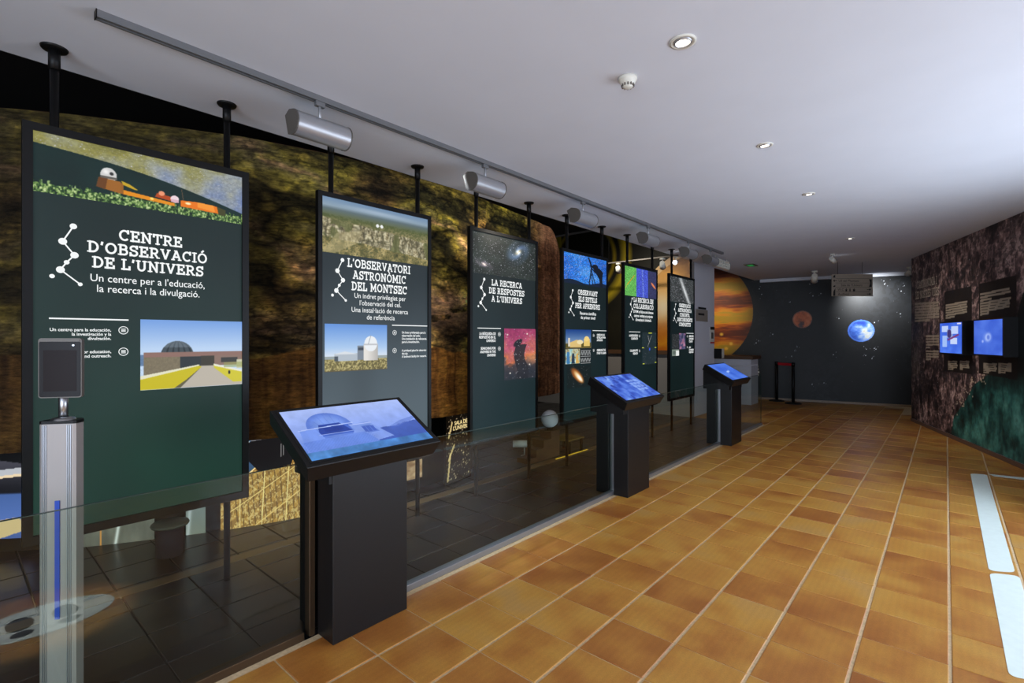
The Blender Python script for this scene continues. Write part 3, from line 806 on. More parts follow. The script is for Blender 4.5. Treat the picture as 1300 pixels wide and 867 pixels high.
def panel(i):
    u0, u1 = panels_u[i]; x0, x1 = ux(u0 + 1), ux(u1); wd = x1 - x0
    t = thing('info_panel', pnames[i], 'info panel', ((x0 + x1) / 2, 3.36, 0), 'row of backlit info panels')
    fr = 0.038 if i == 0 else 0.032
    # frame: four bars round the lit face
    bm = bmesh.new()
    bxyz(bm, x0, x1, PYF, 3.35, PZ0, PZ0 + fr * 1.2); bxyz(bm, x0, x1, PYF, 3.35, PZ1 - fr, PZ1)
    bxyz(bm, x0, x0 + fr, PYF, 3.35, PZ0 + fr * 1.2, PZ1 - fr); bxyz(bm, x1 - fr, x1, PYF, 3.35, PZ0 + fr * 1.2, PZ1 - fr)
    obj('frame', bm, M_black, t)
    obj('back_plate', box(x0 + .01, x1 - .01, 3.33, 3.348, PZ0 + .01, PZ1 - .01), M_black, t)
    # lit face with its own soft printed gradient
    a0, a1, b0, b1 = x0 + fr, x1 - fr, PZ0 + fr * 1.2, PZ1 - fr; sw, sh = a1 - a0, b1 - b0
    Y = PYF + .012
    p = Pic(40, 80); n = p.n(3, 3, i + 3, 2)
    top = np.array([(24, 40, 39), (36, 46, 50), (20, 32, 34), (15, 29, 31), (14, 29, 31), (16, 28, 30)][i], float)
    bot = np.array([(24, 56, 46), (80, 93, 101), (27, 46, 50), (13, 32, 34), (13, 30, 31), (14, 28, 28)][i], float)
    k = np.clip((p.Y - .25) / .6, 0, 1)[..., None]; p.a = top * (1 - k) + bot * k; p.a *= (.88 + .24 * n[..., None])
    if i == 0:
        p.ell(.85, .72, .5, .2, (22, 44, 40), 1.0, al=.7)
    scr = picmesh('lit_face', p, flat((a0, Y, b1), (a1, Y, b1), (a0, Y, b0)), M_emit, t)
    def XZ(u, v):
        q = onY(u, v, Y); return q.x, q.z
    def P(name, pic, uL, uR, vt, vb):
        """picture between two photo columns; top and bottom heights measured at its left side"""
        xl, zt = XZ(uL, vt); xr = XZ(uR, vt)[0]; zb = XZ(uL, vb)[1]
        xl, xr = max(xl, a0), min(xr, a1); zt = min(zt, b1)
        picmesh(name, pic, flat((xl, Y - .003, zt), (xr, Y - .003, zt), (xl, Y - .003, zb)), M_emit, t)
    def T(lines, uL, uR, vt, vb, name='title_text'):
        xl, xr = XZ(uL, vt)[0], XZ(uR, vt)[0]; um = (uL + uR) / 2; zt, zb = XZ(um, vt)[1], XZ(um, vb)[1]
        n_ = len(lines); pitch = (zt - zb) / (n_ - 1 + .74); h = pitch * .74
        bmx = slab_text(lines, 0, 0, h, pitch, 0, weight=.17)
        lo = min(v.co.x for v in bmx.verts); hi = max(v.co.x for v in bmx.verts); sx = (xr - xl) / (hi - lo)
        for v in bmx.verts: v.co = Vector((xl + (v.co.x - lo) * sx, Y - .004, zt + v.co.z))
        return obj(name, bmx, M_textw, t, recalc=False)
    def B(lines, uL, uR, vt, vb, align='CENTER', bold=.004, name='body_text'):
        """cap top of the first line vt, base of the last line vb, both at the middle column"""
        o = text_mesh(name, lines, 0, 0, 1.0, 0, align, bold, M_textw, t)
        co = np.empty(len(o.data.vertices) * 3, np.float32); o.data.vertices.foreach_get('co', co); co = co.reshape(-1, 3)
        xl, xr = XZ(uL, vt)[0], XZ(uR, vt)[0]; um = (uL + uR) / 2; zt, zb = XZ(um, vt)[1], XZ(um, vb)[1]
        base = -(len(lines) - 1.0); top = .72; k = (zt - zb) / (top - base)
        co[:, 0] = xl + (co[:, 0] - co[:, 0].min()) * (xr - xl) / (co[:, 0].max() - co[:, 0].min()); co[:, 2] = zb + (co[:, 2] - base) * k; co[:, 1] = Y - .004
        o.data.vertices.foreach_set('co', co.ravel()); o.data.update()
    def R(uL, uR, v):
        bm = bmesh.new(); xl, z = XZ(uL, v); xr = XZ(uR, v)[0]
        bm.faces.new([bm.verts.new(q) for q in ((xl, Y - .004, z - .0035), (xr, Y - .004, z - .0035), (xr, Y - .004, z + .0035), (xl, Y - .004, z + .0035))])
        obj('rule', bm, M_textw, t, recalc=False)
    def H(u, vs_, r):
        for v in vs_:
            x, z = XZ(u, v); bm = bmesh.new(); hexicon(x, z, r, Y - .004, bm); obj('language_icon', bm, M_textw, t, recalc=False)
    def K(uL, vt, uR, vb):
        x, z = XZ(uL, vt); obj('constellation_mark', constellation(x, z, z - XZ(uR, vb)[1], Y - .0045, XZ(uR, vb)[0] - x), M_textw, t, recalc=False)
    if i == 0:
        P('photo', pic_night_obs().soft(), 40, 309, 164, 241.7); P('photo', pic_dome_house().soft(), 178, 307.7, 405.4, 495.7)
        K(65.9, 284, 101.7, 361)
        T(['CENTRE', "D'OBSERVACIÓ", "DE L'UNIVERS"], 110.4, 262.5, 296, 345)
        B(["Un centre per a l'educació,", "la recerca i la divulgació."], 114.6, 259.5, 352.5, 374)
        R(62, 163, 404)
        B(['Un centro para la educación,', 'la investigación y la', 'divulgación.'], 63, 141, 416.5, 431.5, 'RIGHT', .02)
        B(['A centre for education,', 'research and outreach.'], 76, 141, 444.5, 454, 'RIGHT', .02)
        H(156.5, (419.3, 446.4), .0215)
    elif i == 1:
        P('photo', pic_cliffs().soft(), 408, 544, 248, 319.1); P('photo', pic_tower().soft(), 411.9, 491, 410.8, 472.7)
        K(421.7, 328.5, 438.5, 381.4)
        T(["L'OBSERVATORI", 'ASTRONÒMIC', 'DEL MONTSEC'], 440.5, 520.6, 333, 371)
        B(['Un indret privilegiat per', "l'observació del cel.", 'Una instal·lació de recerca', 'de referència'], 446, 517.5, 374, 406)
        R(497.3, 542, 412.8); H(500.6, (422.2, 445), .0195)
        B(['Un lugar privilegiado para la', 'observación del cielo.', 'Una instalación de referencia', 'para la investigación.'], 509.8, 541, 420.6, 435.2, 'LEFT', .02)
        B(['A privileged place for observing', 'the sky.', 'A landmark facility for research.'], 509.8, 541, 443.2, 453.4, 'LEFT', .02)
    elif i == 2:
        P('photo', pic_galaxies(), 598, 683, 292.5, 345.5); P('photo', pic_horsehead(), 639.8, 681.2, 416.9, 482.9)
        K(606.9, 353.5, 616.8, 393.6)
        T(['LA RECERCA', 'DE RESPOSTES', "A L'UNIVERS"], 620.3, 665.2, 357, 384.4)
        R(605.8, 635.5, 416.4); H(633.6, (424.3, 442.5), .02)
        B(['LA BÚSQUEDA DE', 'RESPUESTAS EN EL', 'UNIVERSO'], 608, 629, 421.8, 434, 'RIGHT', .03)
        B(['SEARCHING FOR', 'ANSWERS IN THE', 'UNIVERSE'], 609, 629, 440.4, 452.4, 'RIGHT', .03)
    elif i == 3:
        P('photo', pic_stargazer(), 715, 772, 319, 358.2)
        P('photo', pic_village(), 717.8, 750, 418, 442.2); P('photo', pic_people(), 717.8, 735.8, 443.2, 462.3); P('diagram', pic_waves(), 736.8, 749.5, 443.2, 462.3); P('photo', pic_saturn_cut(), 719.8, 750, 465.3, 494)
        K(721.8, 368, 728.4, 400.4)
        T(['OBSERVANT', 'ELS ESTELS', 'PER APRENDRE'], 730, 761.2, 369, 392)
        B(['Recerca científica', 'de primer nivell'], 736, 756.4, 396, 405.2, 'CENTER', .015)
        R(752, 770.8, 419.6); H(753.4, (425.7, 444.8), .018)
        B(['OBSERVAR LAS', 'ESTRELLAS PARA', 'APRENDER'], 757.4, 768.5, 423.8, 433, 'LEFT', .03)
        B(['OBSERVING THE', 'STARS TO LEARN'], 757.4, 769, 443, 449.4, 'LEFT', .03)
    elif i == 4:
        P('photo', pic_strips(), 793, 835, 337, 374.5); P('diagram', pic_starmap(), 815, 834, 421.7, 462.9)
        K(798.5, 378.4, 803.5, 405.8)
        T(['LA RECERCA EN', 'COL·LABORACIÓ'], 804, 829.2, 379, 392.3)
        B(['El PAM col·labora amb diversos', 'centres i entitats en projectes', "d'investigació i divulgació."], 804, 829, 394.2, 408, 'CENTER', .02)
        R(798.3, 812.5, 421.2); H(811.6, (426.5, 445.4), .018)
        B(['LA INVESTIGACIÓN EN', 'COLABORACIÓN'], 798.4, 809.4, 424.6, 431, 'RIGHT', .03); B(['COLLABORATIVE', 'RESEARCH'], 799.5, 809.4, 443.6, 450, 'RIGHT', .03)
    else:
        P('photo', pic_comet(), 850, 883, 350, 382.3); P('photo', pic_darkstars(), 853, 861.8, 424, 443); P('photo', pic_nebula(), 862, 870, 423, 443.4); P('photo', pic_small(), 853, 861.8, 443.7, 452)
        K(854.7, 385.8, 858.5, 409.4)
        T(['OBSERVACIÓ', 'ASTRONÒMICA', 'CONJUNTA,', 'DESCOBRIMENTS', 'COMPARTITS'], 859.5, 878.6, 386, 414.2)
        R(871, 881.5, 423); H(872.4, (427, 440.8), .018)
        B(['OBSERVACIÓN', 'ASTRONÓMICA', 'CONJUNTA'], 874.4, 880.5, 425.6, 434.5, 'LEFT', .03); B(['JOINT', 'ASTRONOMICAL', 'OBSERVATION'], 874.4, 880.8, 439.8, 448, 'LEFT', .03)
    # the two full-height posts with ceiling plates
    pu = [(69, 288), (420, 530), (604.5, 671.5), (719.5, 764), (796.2, 828), (852.7, 877)][i]
    for u in pu:
        X = onY(u, 430, 3.375).x
        po = obj('pole', cyl((X, 3.375, 0), (X, 3.375, CEIL), .0185, n=14), M_black, t)
        pl = obj('ceiling_plate', lathe([(0, -.012), (.05, -.012), (.055, -.004), (.055, 0)], 20, c=(X, 3.375, CEIL)), M_black, po)
        pl.matrix_parent_inverse = Matrix()
        sl = obj('sleeve', cyl((X, 3.375, CEIL - .11), (X, 3.375, CEIL - .01), .024, n=14), M_black, po)
        obj('clamp', box(X - .03, X + .03, 3.351, 3.40, PZ1 - .12, PZ1 - .06), M_black, t)
    return t


for i in range(6): panel(i)

# ------------------------------------------------------------------ kiosks
YF, YB = 2.17, 2.566
ZF, ZB = 1.5 - .2689 * YF, 1.5 - .1667 * YF


def pic_screen(k):
    p = Pic(260, 146)
    if k == 0:
        p.vg([(0, (170, 190, 246)), (.55, (140, 166, 240)), (1, (78, 120, 210))])
        n = p.n(8, 16, 2); p.put((p.Y > .60 + .1 * (1 - p.X) * 0 + .06 * (n - .5) - .12 * (p.X > .7) * (p.X - .7) * 2) * (p.X > .45) * .8, (56, 82, 170))
        p.ell(.28, .42, .17, .30, (96, 128, 216)); p.ell(.28, .40, .15, .26, (120, 152, 230), .4); p.rect(.18, .42, .42, .60, (70, 104, 200)); p.poly([(.2, .36), (.36, .36), (.42, .56), (.16, .56)], (44, 70, 160))
        p.poly([(.05, .42), (.16, .42), (.22, .95), (.0, .95)], (120, 152, 236)); p.poly([(.42, .45), (.58, .42), (.70, .80), (.46, .86)], (128, 156, 232)); p.poly([(.5, .5), (.58, .5), (.62, .66), (.52, .66)], (92, 122, 206))
        p.poly([(.02, .66), (.5, .62), (.56, .86), (.03, .9)], (108, 142, 228)); m = (p.X < .55) & (p.Y > .66) & (p.Y < .86); p.put((m & (np.sin(p.X * 260) * np.sin(p.Y * 160) > 0)) * .35, (84, 118, 212))
        for a in range(7): p.line(.13 + .05 * a, .42 - .28 * math.sin(math.pi * (a + .3) / 6.6) * .95, .16 + .042 * a, .36, .004, (84, 114, 208), .5)
        p.line(.04, .43, .46, .40, .008, (176, 196, 250)); p.line(.16, .565, .42, .565, .006, (170, 190, 248)); p.rect(.22, .44, .36, .52, (36, 58, 146), .7); p.line(.42, .45, .60, .45, .006, (180, 198, 252))
        for a in range(3): p.rect(.505 + .035 * a, .52, .53 + .035 * a, .64, (64, 92, 186), .8)
        p.poly([(.72, .6), (.85, .5), (1, .44), (1, .5), (.8, .62)], (96, 122, 204), .6)
        g = p.Y > .86; p.put(g * .8, (74, 134, 196)); p.a[g] *= .85 + .3 * n[g][:, None]; p.a *= (.92 + .16 * n[..., None])
    elif k == 1:
        n = p.n(5, 9, 4); p.a = palette(n, [(.2, (38, 66, 170)), (.5, (70, 108, 214)), (.8, (120, 160, 240))])
        r = np.random.RandomState(5)
        for j in range(26):
            x, y = r.rand(2); a = .03 + .08 * r.rand(); b = .04 + .1 * r.rand(); c = r.choice([0, 1, 2]); p.poly([(x, y), (x + a, y - b * .3), (x + a * 1.3, y + b * .8), (x + a * .3, y + b)], [(40, 62, 160), (150, 184, 248), (92, 128, 226)][c], .7)
        for j in range(4):
            for q in range(3): p.rect(.62 + q * .1, .25 + j * .13, .70 + q * .1, .34 + j * .13, (160, 190, 250), .7)
    else:
        p.a = palette(p.n(3, 4, 4), [(.2, (54, 96, 206)), (.8, (86, 130, 232))]); p.ell(.45, .52, .16, .06, (170, 200, 255), .6, rot=-.3); p.line(.3, .65, .62, .4, .01, (160, 190, 250), .6)
    return p


klabels = ['black kiosk with tilted blue screen nearest the camera, showing a domed building',
           'black kiosk with tilted blue screen, the middle one of three along the glass',
           'black kiosk with tilted plain blue screen, farthest along the glass']
for k, kx in enumerate(KX):
    t = thing('information_kiosk', klabels[k], 'kiosk', (kx, GY, 0), 'touch-screen kiosks along the glass')
    obj('pillar', box(kx - .222, kx + .222, 2.256, 2.408, 0, .895, .003), M_kiosk, t)
    obj('rear_support', box(kx - .222, kx + .15, 2.465, 2.60, 0, .86, .003), M_kiosk, t)
    obj('edge_profile', box(kx - .262 + (.0 if k == 0 else .06), kx - .232 + (.0 if k == 0 else .06), 2.412, 2.462, 0, .86, .002), M_bronze if k == 0 else M_alu_l, t)
    # tray: sloped slab with a bevelled underside
    hx = .394; n = Vector((0, ZF - ZB, YF - YB)); sl = Vector((0, YB - YF, ZB - ZF)).normalized(); nn = Vector((0, sl.z, -sl.y))  # downward normal
    nn = Vector((0, sl.z, -sl.y)); th = .088
    tl = [Vector((-hx, YF, ZF)), Vector((hx, YF, ZF)), Vector((hx, YB, ZB)), Vector((-hx, YB, ZB))]
    bl = [Vector((-hx + .02, YF, ZF)) + nn * th, Vector((hx - .02, YF, ZF)) + nn * th, Vector((hx - .02, YB, ZB)) + nn * th, Vector((-hx + .02, YB, ZB)) + nn * th]
    bm = bmesh.new(); A = [bm.verts.new(p + Vector((kx, 0, 0))) for p in tl]; B = [bm.verts.new(p + Vector((kx, 0, 0))) for p in bl]
    bm.faces.new(A); bm.faces.new(B[::-1])
    for j in range(4): bm.faces.new((A[j], A[(j + 1) % 4], B[(j + 1) % 4], B[j]))
    bmesh.ops.bevel(bm, geom=list(bm.edges), offset=.003, segments=1, affect='EDGES')
    tray = obj('tray', bm, M_kiosk, t)
    # housing wedge below the tray
    prof = [(2.262, .79), (2.62, .79), (2.62, ZB - .08), (2.60, ZB - .075), (2.262, ZF - .06)]
    obj('housing', prism([Vector((kx - .30 if k else kx - .24, y, z)) for y, z in prof], (.56 if k else .46, 0, 0)), M_kiosk, t)
    # screen
    fx0, fx1, s0, s1 = -hx + .036, hx - .036, .04, .41
    base = Vector((kx, YF, ZF)); Ls = math.hypot(YB - YF, ZB - ZF); s0, s1 = .035, Ls - .028
    up = -nn * .0035
    P00 = base + Vector((fx0, 0, 0)) + sl * s1 + up; P10 = base + Vector((fx1, 0, 0)) + sl * s1 + up; P01 = base + Vector((fx0, 0, 0)) + sl * s0 + up
    b = .012; bmz = prism([P01 + Vector((-b, 0, 0)) - sl * b - up * .9, P01 + Vector((fx1 - fx0 + b, 0, 0)) - sl * b - up * .9, P10 + Vector((b, 0, 0)) + sl * b - up * .9, P00 + Vector((-b, 0, 0)) + sl * b - up * .9], up * .6)
    obj('bezel', bmz, M_kface, t)
    picmesh('screen', pic_screen(k), flat(P00, P10, P01), M_emit, t)

# ------------------------------------------------------------------ ceiling track and spots
TY = 2.85
tx0, tx1 = onY(122, 15, TY).x, onY(917, 325, TY).x
t = thing('lighting_track', 'long grey lighting track running along the white ceiling', 'lighting track', (tx0, TY, CEIL))
bm = bmesh.new()
bxyz(bm, tx0, tx1, TY - .02, TY + .02, CEIL - .012, CEIL); bxyz(bm, tx0, tx1, TY - .02, TY - .008, CEIL - .034, CEIL - .012); bxyz(bm, tx0, tx1, TY + .008, TY + .02, CEIL - .034, CEIL - .012)
obj('rail', bm, M_track, t)
obj('end_cap', box(tx0 - .004, tx0, TY - .021, TY + .021, CEIL - .036, CEIL), M_black, t)
obj('end_cap', box(tx1, tx1 + .004, TY - .021, TY + .021, CEIL - .036, CEIL), M_track, t)
spots_u = [(406, .33), (616, .33), (740, .33), (823, .33), (874, .33), (902, .33)]
slab_ = ['silver half-round track spot nearest the camera above the second info panel', 'second silver half-round track spot, above the third info panel', 'third silver half-round track spot, above the fourth info panel',
         'fourth silver half-round track spot, above the fifth info panel', 'fifth silver half-round track spot, above the sixth info panel', 'sixth silver track spot at the far end of the rail, facing away']
prof = [(.088, .028), (.05, .062)] + [(-.005 + .072 * math.cos(math.radians(a)), -.0 + .067 * math.sin(math.radians(a))) for a in range(80, 285, 17)] + [(.02, -.066)]
for k, ((u, ln), lb) in enumerate(zip(spots_u, slab_)):
    X = onY(u, 300, TY).x; zc = CEIL - .205
    t = thing('track_spotlight', lb, 'spotlight', (X, TY, CEIL), 'silver spots on the ceiling track')
    rot = math.radians(18); rr_ = 1.08
    pp = [(a * math.cos(rot) - b * math.sin(rot), a * math.sin(rot) + b * math.cos(rot)) for a, b in [(a * 1.06, b * 1.06) for a, b in prof]]
    poly = [Vector((X - ln / 2, TY + a, zc + b)) for a, b in pp]
    bm = prism(poly, (ln, 0, 0))
    for f in bm.faces:
        if len(f.verts) == 4: f.smooth = True
    body = obj('body', bm, M_spot, t)
    body.data.set_sharp_from_angle(angle=.5)
    for sx in (-1, 1):
        capp = [Vector((X + sx * ln / 2, TY + a * 1.03, zc + b * 1.03)) for a, b in pp]
        obj('end_cap', prism(capp, (sx * .008, 0, 0)), M_spotcap, t)
    # louvre grille along the lower front
    a0_ = math.radians(200) + rot; a1_ = math.radians(250) + rot
    g0 = Vector((0, TY - .005 + .0735 * math.cos(a0_), zc + .069 * math.sin(a0_))); g1 = Vector((0, TY - .005 + .0735 * math.cos(a1_), zc + .069 * math.sin(a1_)))
    bm = bmesh.new(); nf = 18
    for j in range(nf):
        x = X - ln * .44 + ln * .88 * j / (nf - 1); dirv = (g1 - g0).normalized(); outn = Vector((0, dirv.z, -dirv.y))
        if outn.y > 0: outn = -outn
        q = [g0 - outn * .004, g1 - outn * .004, g1 + outn * .003, g0 + outn * .003]
        prism([Vector((x - .0035, a.y, a.z)) for a in q], (.007, 0, 0), bm)
    obj('grille', bm, M_grille, t)
    obj('stem', cyl((X + .0, TY, zc + .05), (X, TY, CEIL - .05), .009, n=12), M_spot, t)
    obj('adapter', box(X - .03, X + .03, TY - .015, TY + .015, CEIL - .062, CEIL - .03, .003), M_track, t)

# ------------------------------------------------------------------ downlights, detector
dl = [((867, 52.5), 'recessed downlight nearest the camera, glowing warm white', .063), ((971, 184), 'second recessed downlight from the camera, glowing warm white', .056),
      ((1027, 246), 'third recessed downlight from the camera, glowing warm white', .056), ((1079, 302.5), 'farthest recessed downlight in the row, near the hanging sign', .056)]
for (uv, lb, r) in dl:
    c = onz(*uv, CEIL); t = thing('recessed_downlight', lb, 'downlight', c, 'recessed ceiling downlights')
    obj('trim_ring', lathe([(r, 0), (r, -.006), (r * .82, -.008), (r * .72, -.003), (r * .70, .0)], 28, c=c), M_plastic, t)
    obj('gimbal_ring', lathe([(r * .70, -.001), (r * .64, -.012), (r * .56, -.012), (r * .54, -.002)], 28, c=c), M_spot, t)
    bm = lathe([(r * .54, -.004), (r * .3, -.009), (0.001, -.01)], 24, c=c); obj('lamp', bm, M_lamp, t)
    light('SPOT', 'downlight_beam', c - Vector((0, 0, .03)), c - Vector((-.0, -.0, 1)), 26, (1.0, .86, .66), .05, angle=105, blend=.8)
c = onz(797, 99, CEIL); t = thing('smoke_detector', 'cream round smoke detector on the ceiling beside the nearest downlight', 'smoke detector', c)
obj('base', lathe([(0.001, 0), (.052, 0), (.052, -.014), (.046, -.018)], 28, c=c), M_plastic, t)
obj('chamber', lathe([(.046, -.018), (.04, -.034), (.03, -.04), (.028, -.052), (.014, -.058), (.001, -.058)], 28, c=c), M_plastic, t)
bm = bmesh.new()
for k in range(12):
    a = 2 * PI * k / 12; bxyz(bm, c.x + .033 * math.cos(a) - .003, c.x + .033 * math.cos(a) + .003, c.y + .033 * math.sin(a) - .003, c.y + .033 * math.sin(a) + .003, c.z - .05, c.z - .036)
obj('vents', bm, M_spotcap, t)

# ------------------------------------------------------------------ rock relief wall
def plan(pts):
    P = [CAM + (FW + RT * ((u - U0) / F)) * d for u, d in pts]
    return [Vector((p.x, p.y, 0)) for p in P]
RK = plan([(-420, 3.2), (-200, 3.2), (0, 3.27), (170, 3.48), (330, 3.80), (450, 4.22), (560, 4.85), (630, 5.65), (686, 6.58), (707, 7.07)])


def curve(P, n):
    """smooth resample (Catmull-Rom then arc length)"""
    P = [np.array(p) for p in P]; P = [2 * P[0] - P[1]] + P + [2 * P[-1] - P[-2]]; out = []
    for i in range(1, len(P) - 2):
        for k in range(30):
            t = k / 30.; a, b, c, d = P[i - 1], P[i], P[i + 1], P[i + 2]
            out.append(.5 * ((2 * b) + (-a + c) * t + (2 * a - 5 * b + 4 * c - d) * t * t + (-a + 3 * b - 3 * c + d) * t ** 3))
    out.append(P[-2]); out = np.array(out); s = np.r_[0, np.cumsum(np.linalg.norm(np.diff(out, axis=0), axis=1))]
    return out, s
rc, rs = curve(RK, 0); RL = rs[-1]
def rpos(s, off=0.0):
    x = np.interp(s, rs, rc[:, 0]); y = np.interp(s, rs, rc[:, 1])
    e = 1e-2; tx = np.interp(s + e, rs, rc[:, 0]) - np.interp(s - e, rs, rc[:, 0]); ty = np.interp(s + e, rs, rc[:, 1]) - np.interp(s - e, rs, rc[:, 1])
    l = np.hypot(tx, ty); return x - ty / l * off, y + tx / l * off
def r_of_u(u, off=0.0):
    ss = np.linspace(0, RL, 1500); x, y = rpos(ss, off); fw = x * CT + y * ST; rt = x * ST - y * CT
    uu = U0 + F * rt / fw; return float(np.interp(u, uu, ss))


ZR0, ZR1 = .75, 3.0
p = Pic(1000, 360)
n1 = p.n(4, 12, 21, 6); n2 = p.n(8, 14, 22, 6, .55); n3 = p.n(60, 140, 23, 4, .7); n4 = p.n(26, 20, 31, 5, .6)
zz = ZR1 - (ZR1 - ZR0) * p.Y
slope = .10 * np.sin(p.X * 9 + 1) + .35 * (n1 - .5)
strat = (zz - .75) / 2.25 + slope * .8
t_ = np.mod(strat * 4.2 + (n2 - .5) * .7, 1.0)
tri = 1 - np.abs(2 * t_ - 1)
rock = palette(tri * .62 + n4 * .38, [(0, (34, 30, 18)), (.25, (56, 50, 24)), (.42, (98, 84, 36)), (.58, (128, 112, 42)), (.72, (118, 104, 56)), (.85, (150, 116, 78)), (1, (176, 140, 96))])
redm = np.clip((n1 - .5) * 4 + .2, 0, 1)[..., None]
rock = rock * (1 - redm * .5) + palette(tri, [(0, (44, 26, 18)), (.5, (112, 70, 46)), (1, (150, 106, 76))]) * redm * .5
crev = np.clip(1 - np.abs(t_ - .12) / .07, 0, 1) * (n4 > .42) * .9 ; rock *= (1 - crev[..., None] * .75)
crev = np.clip(1 - np.abs(n2 - .5) / .012, 0, 1) * .7; rock *= (1 - crev[..., None] * .7)
crev = np.clip(1 - np.abs(n4 - .48) / .012, 0, 1) * .6; rock *= (1 - crev[..., None] * .6)
for sy_, sx_, sd_, pw_, am_ in ((7, 7, 81, 18, .7), (14, 14, 82, 16, .55), (28, 30, 83, 12, .35)):
    rgd = (1 - np.abs(2 * p.n(sy_, sx_, sd_, 4, .5) - 1)) ** pw_; rock *= (1 - am_ * rgd[..., None])
hl = np.clip(p.n(18, 60, 85, 4, .6) - .55, 0, 1) * 3.2; rock = rock * (1 + hl[..., None] * np.array([1.0, .95, .7]))
rock *= (.55 + .9 * n3[..., None])
pale = np.exp(-((zz - 1.72 - .15 * (n1 - .5)) / .16) ** 2) * (n4 > .4) * np.clip((p.X - .45) * 5, 0, 1); rock = rock * (1 - .55 * pale[..., None]) + np.array([150, 112, 84]) * .55 * pale[..., None] * (.6 + .8 * n3[..., None])
# rust brown lower band with wavy upper limit
edge = 1.42 + .05 * np.sin(p.X * 40) + .25 * (p.n(1, 14, 5, 4) - .5)
m = np.clip((edge - zz) / .015, 0, 1)
vs = p.n(3, 160, 6, 4, .6); rust = palette(vs * .6 + n4 * .4, [(.2, (56, 32, 14)), (.5, (122, 78, 32)), (.75, (156, 106, 40))]) * (.8 + .4 * n3[..., None])
rock = rock * (1 - m[..., None]) + rust * m[..., None]
# warm bare brown end of the relief
se = np.clip((p.X * RL - (r_of_u(676) - .25)) / .5, 0, 1)
end = palette(n4 * .5 + vs * .5, [(.2, (70, 44, 30)), (.5, (128, 84, 56)), (.8, (166, 116, 82))]) * (.8 + .4 * n3[..., None])
rock = rock * (1 - se[..., None]) + end * se[..., None]
lf = np.clip(1 - (p.X * RL - r_of_u(255)) / 1.1, 0, 1)[..., None] * .62; rock = rock * (1 - lf) + np.array([30, 24, 18]) * lf  # weaker light at the left end, darkened into the paint colour
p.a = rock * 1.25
relief = (tri * .5 + n4 + n2) * .035


def rockfn(x, y, off0=0.0, rel=True):
    s = x * RL; r = .42; de = RL - s; ztop = ZR1 - np.where(de < r, (r - np.sqrt(np.clip(r * r - (r - de) ** 2, 0, None))) * .9, 0)
    zb = ZR0 + .012 * np.sin(s * 3.1); z = ztop + (zb - ztop) * y
    off = off0 - (relief.ravel() if rel else 0)
    X_, Y_ = rpos(s, off); return np.stack([X_, Y_, z], -1)
t = thing('rock_relief_wall', 'curved hanging mural wall painted like olive and brown layered rock', 'mural wall', (float(rc[150][0]), float(rc[150][1]), 0.75))
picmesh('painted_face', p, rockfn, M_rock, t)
pb = Pic(90, 12, (30, 24, 20)); relief_ = relief
picmesh('back_face', pb, lambda x, y: rockfn(x, y, .07, False), M_paint, t)
# rim closing front to back
bm = bmesh.new(); N_ = 120; rows = []
X1 = np.linspace(0, 1, N_)
def rim(side):
    s = X1 * RL
    y = np.zeros(N_) if side == 't' else np.ones(N_)
    de = RL - s; r = .42; ztop = ZR1 - np.where(de < r, (r - np.sqrt(np.clip(r * r - (r - de) ** 2, 0, None))) * .9, 0); z = ztop if side == 't' else ZR0 + .012 * np.sin(s * 3.1)
    a = rpos(s, -.045); b = rpos(s, .07)
    va = [bm.verts.new((a[0][k], a[1][k], z[k])) for k in range(N_)]; vb = [bm.verts.new((b[0][k], b[1][k], z[k])) for k in range(N_)]
    for k in range(N_ - 1): bm.faces.new((va[k], va[k + 1], vb[k + 1], vb[k]))
rim('t'); rim('b')
obj('rim', bm, mat('brown_panel_edge', (84, 58, 38), .8), t)

# lower lit mural band behind the rock wall
BO = .24
def bandpic(name, pic, u0, u1, z0, z1, parent, matl=M_emit, off=BO):
    s0, s1 = r_of_u(u0, off), r_of_u(u1, off)
    def fn(x, y):
        X_, Y_ = rpos(s0 + (s1 - s0) * x, off); return np.stack([X_, Y_, z1 + (z0 - z1) * y], -1)
    return picmesh(name, pic, fn, matl, parent)
t = thing('lit_space_mural', 'low backlit space mural under the rock wall, with a golden solar array', 'mural', (float(rc[60][0]), float(rc[60][1]), 0.0))
bk = Pic(160, 6, (14, 12, 11)); bandpic('dark_backing', bk, -150, 600, 0, 1.6, t, M_paint, BO + .03)
p = Pic(70, 120); p.vg([(0, (90, 90, 100)), (.3, (66, 66, 76)), (.5, (30, 30, 36)), (.56, (24, 24, 30)), (.58, (70, 100, 160)), (.88, (88, 118, 184)), (1, (70, 96, 160))]); n = p.n(8, 6, 3)
p.poly([(.6, 0), (1, 0), (1, .3), (.6, .25)], (12, 12, 14)); p.line(0, .42, 1, .34, .03, (186, 190, 196)); p.line(0, .46, 1, .38, .012, (236, 214, 176)); p.poly([(0, .9), (.8, .8), (1, .9), (.6, 1), (0, 1)], (216, 190, 140)); p.line(0, .2, .8, .1, .02, (130, 130, 142))
bandpic('spacecraft_print', p, -70, 44, .1, .83, t)
p = Pic(150, 70); p.vg([(0, (128, 134, 126)), (1, (96, 98, 88))]); n = p.n(4, 8, 8); p.a *= (.7 + .5 * n[..., None]); p.put(np.exp(-((p.X - .62 - .22 * (.5 - p.Y)) / .022) ** 2) * .9, (222, 230, 226)); p.rect(.315, 0, .335, 1, (196, 138, 72)); p.ell(.6, .3, .03, .05, (220, 240, 240), .5); p.put(np.exp(-((p.X - .1 - .3 * (.5 - p.Y)) / .02) ** 2) * .3, (180, 190, 180))
bandpic('light_streak_print', p, 96, 196, .0, .75, t)
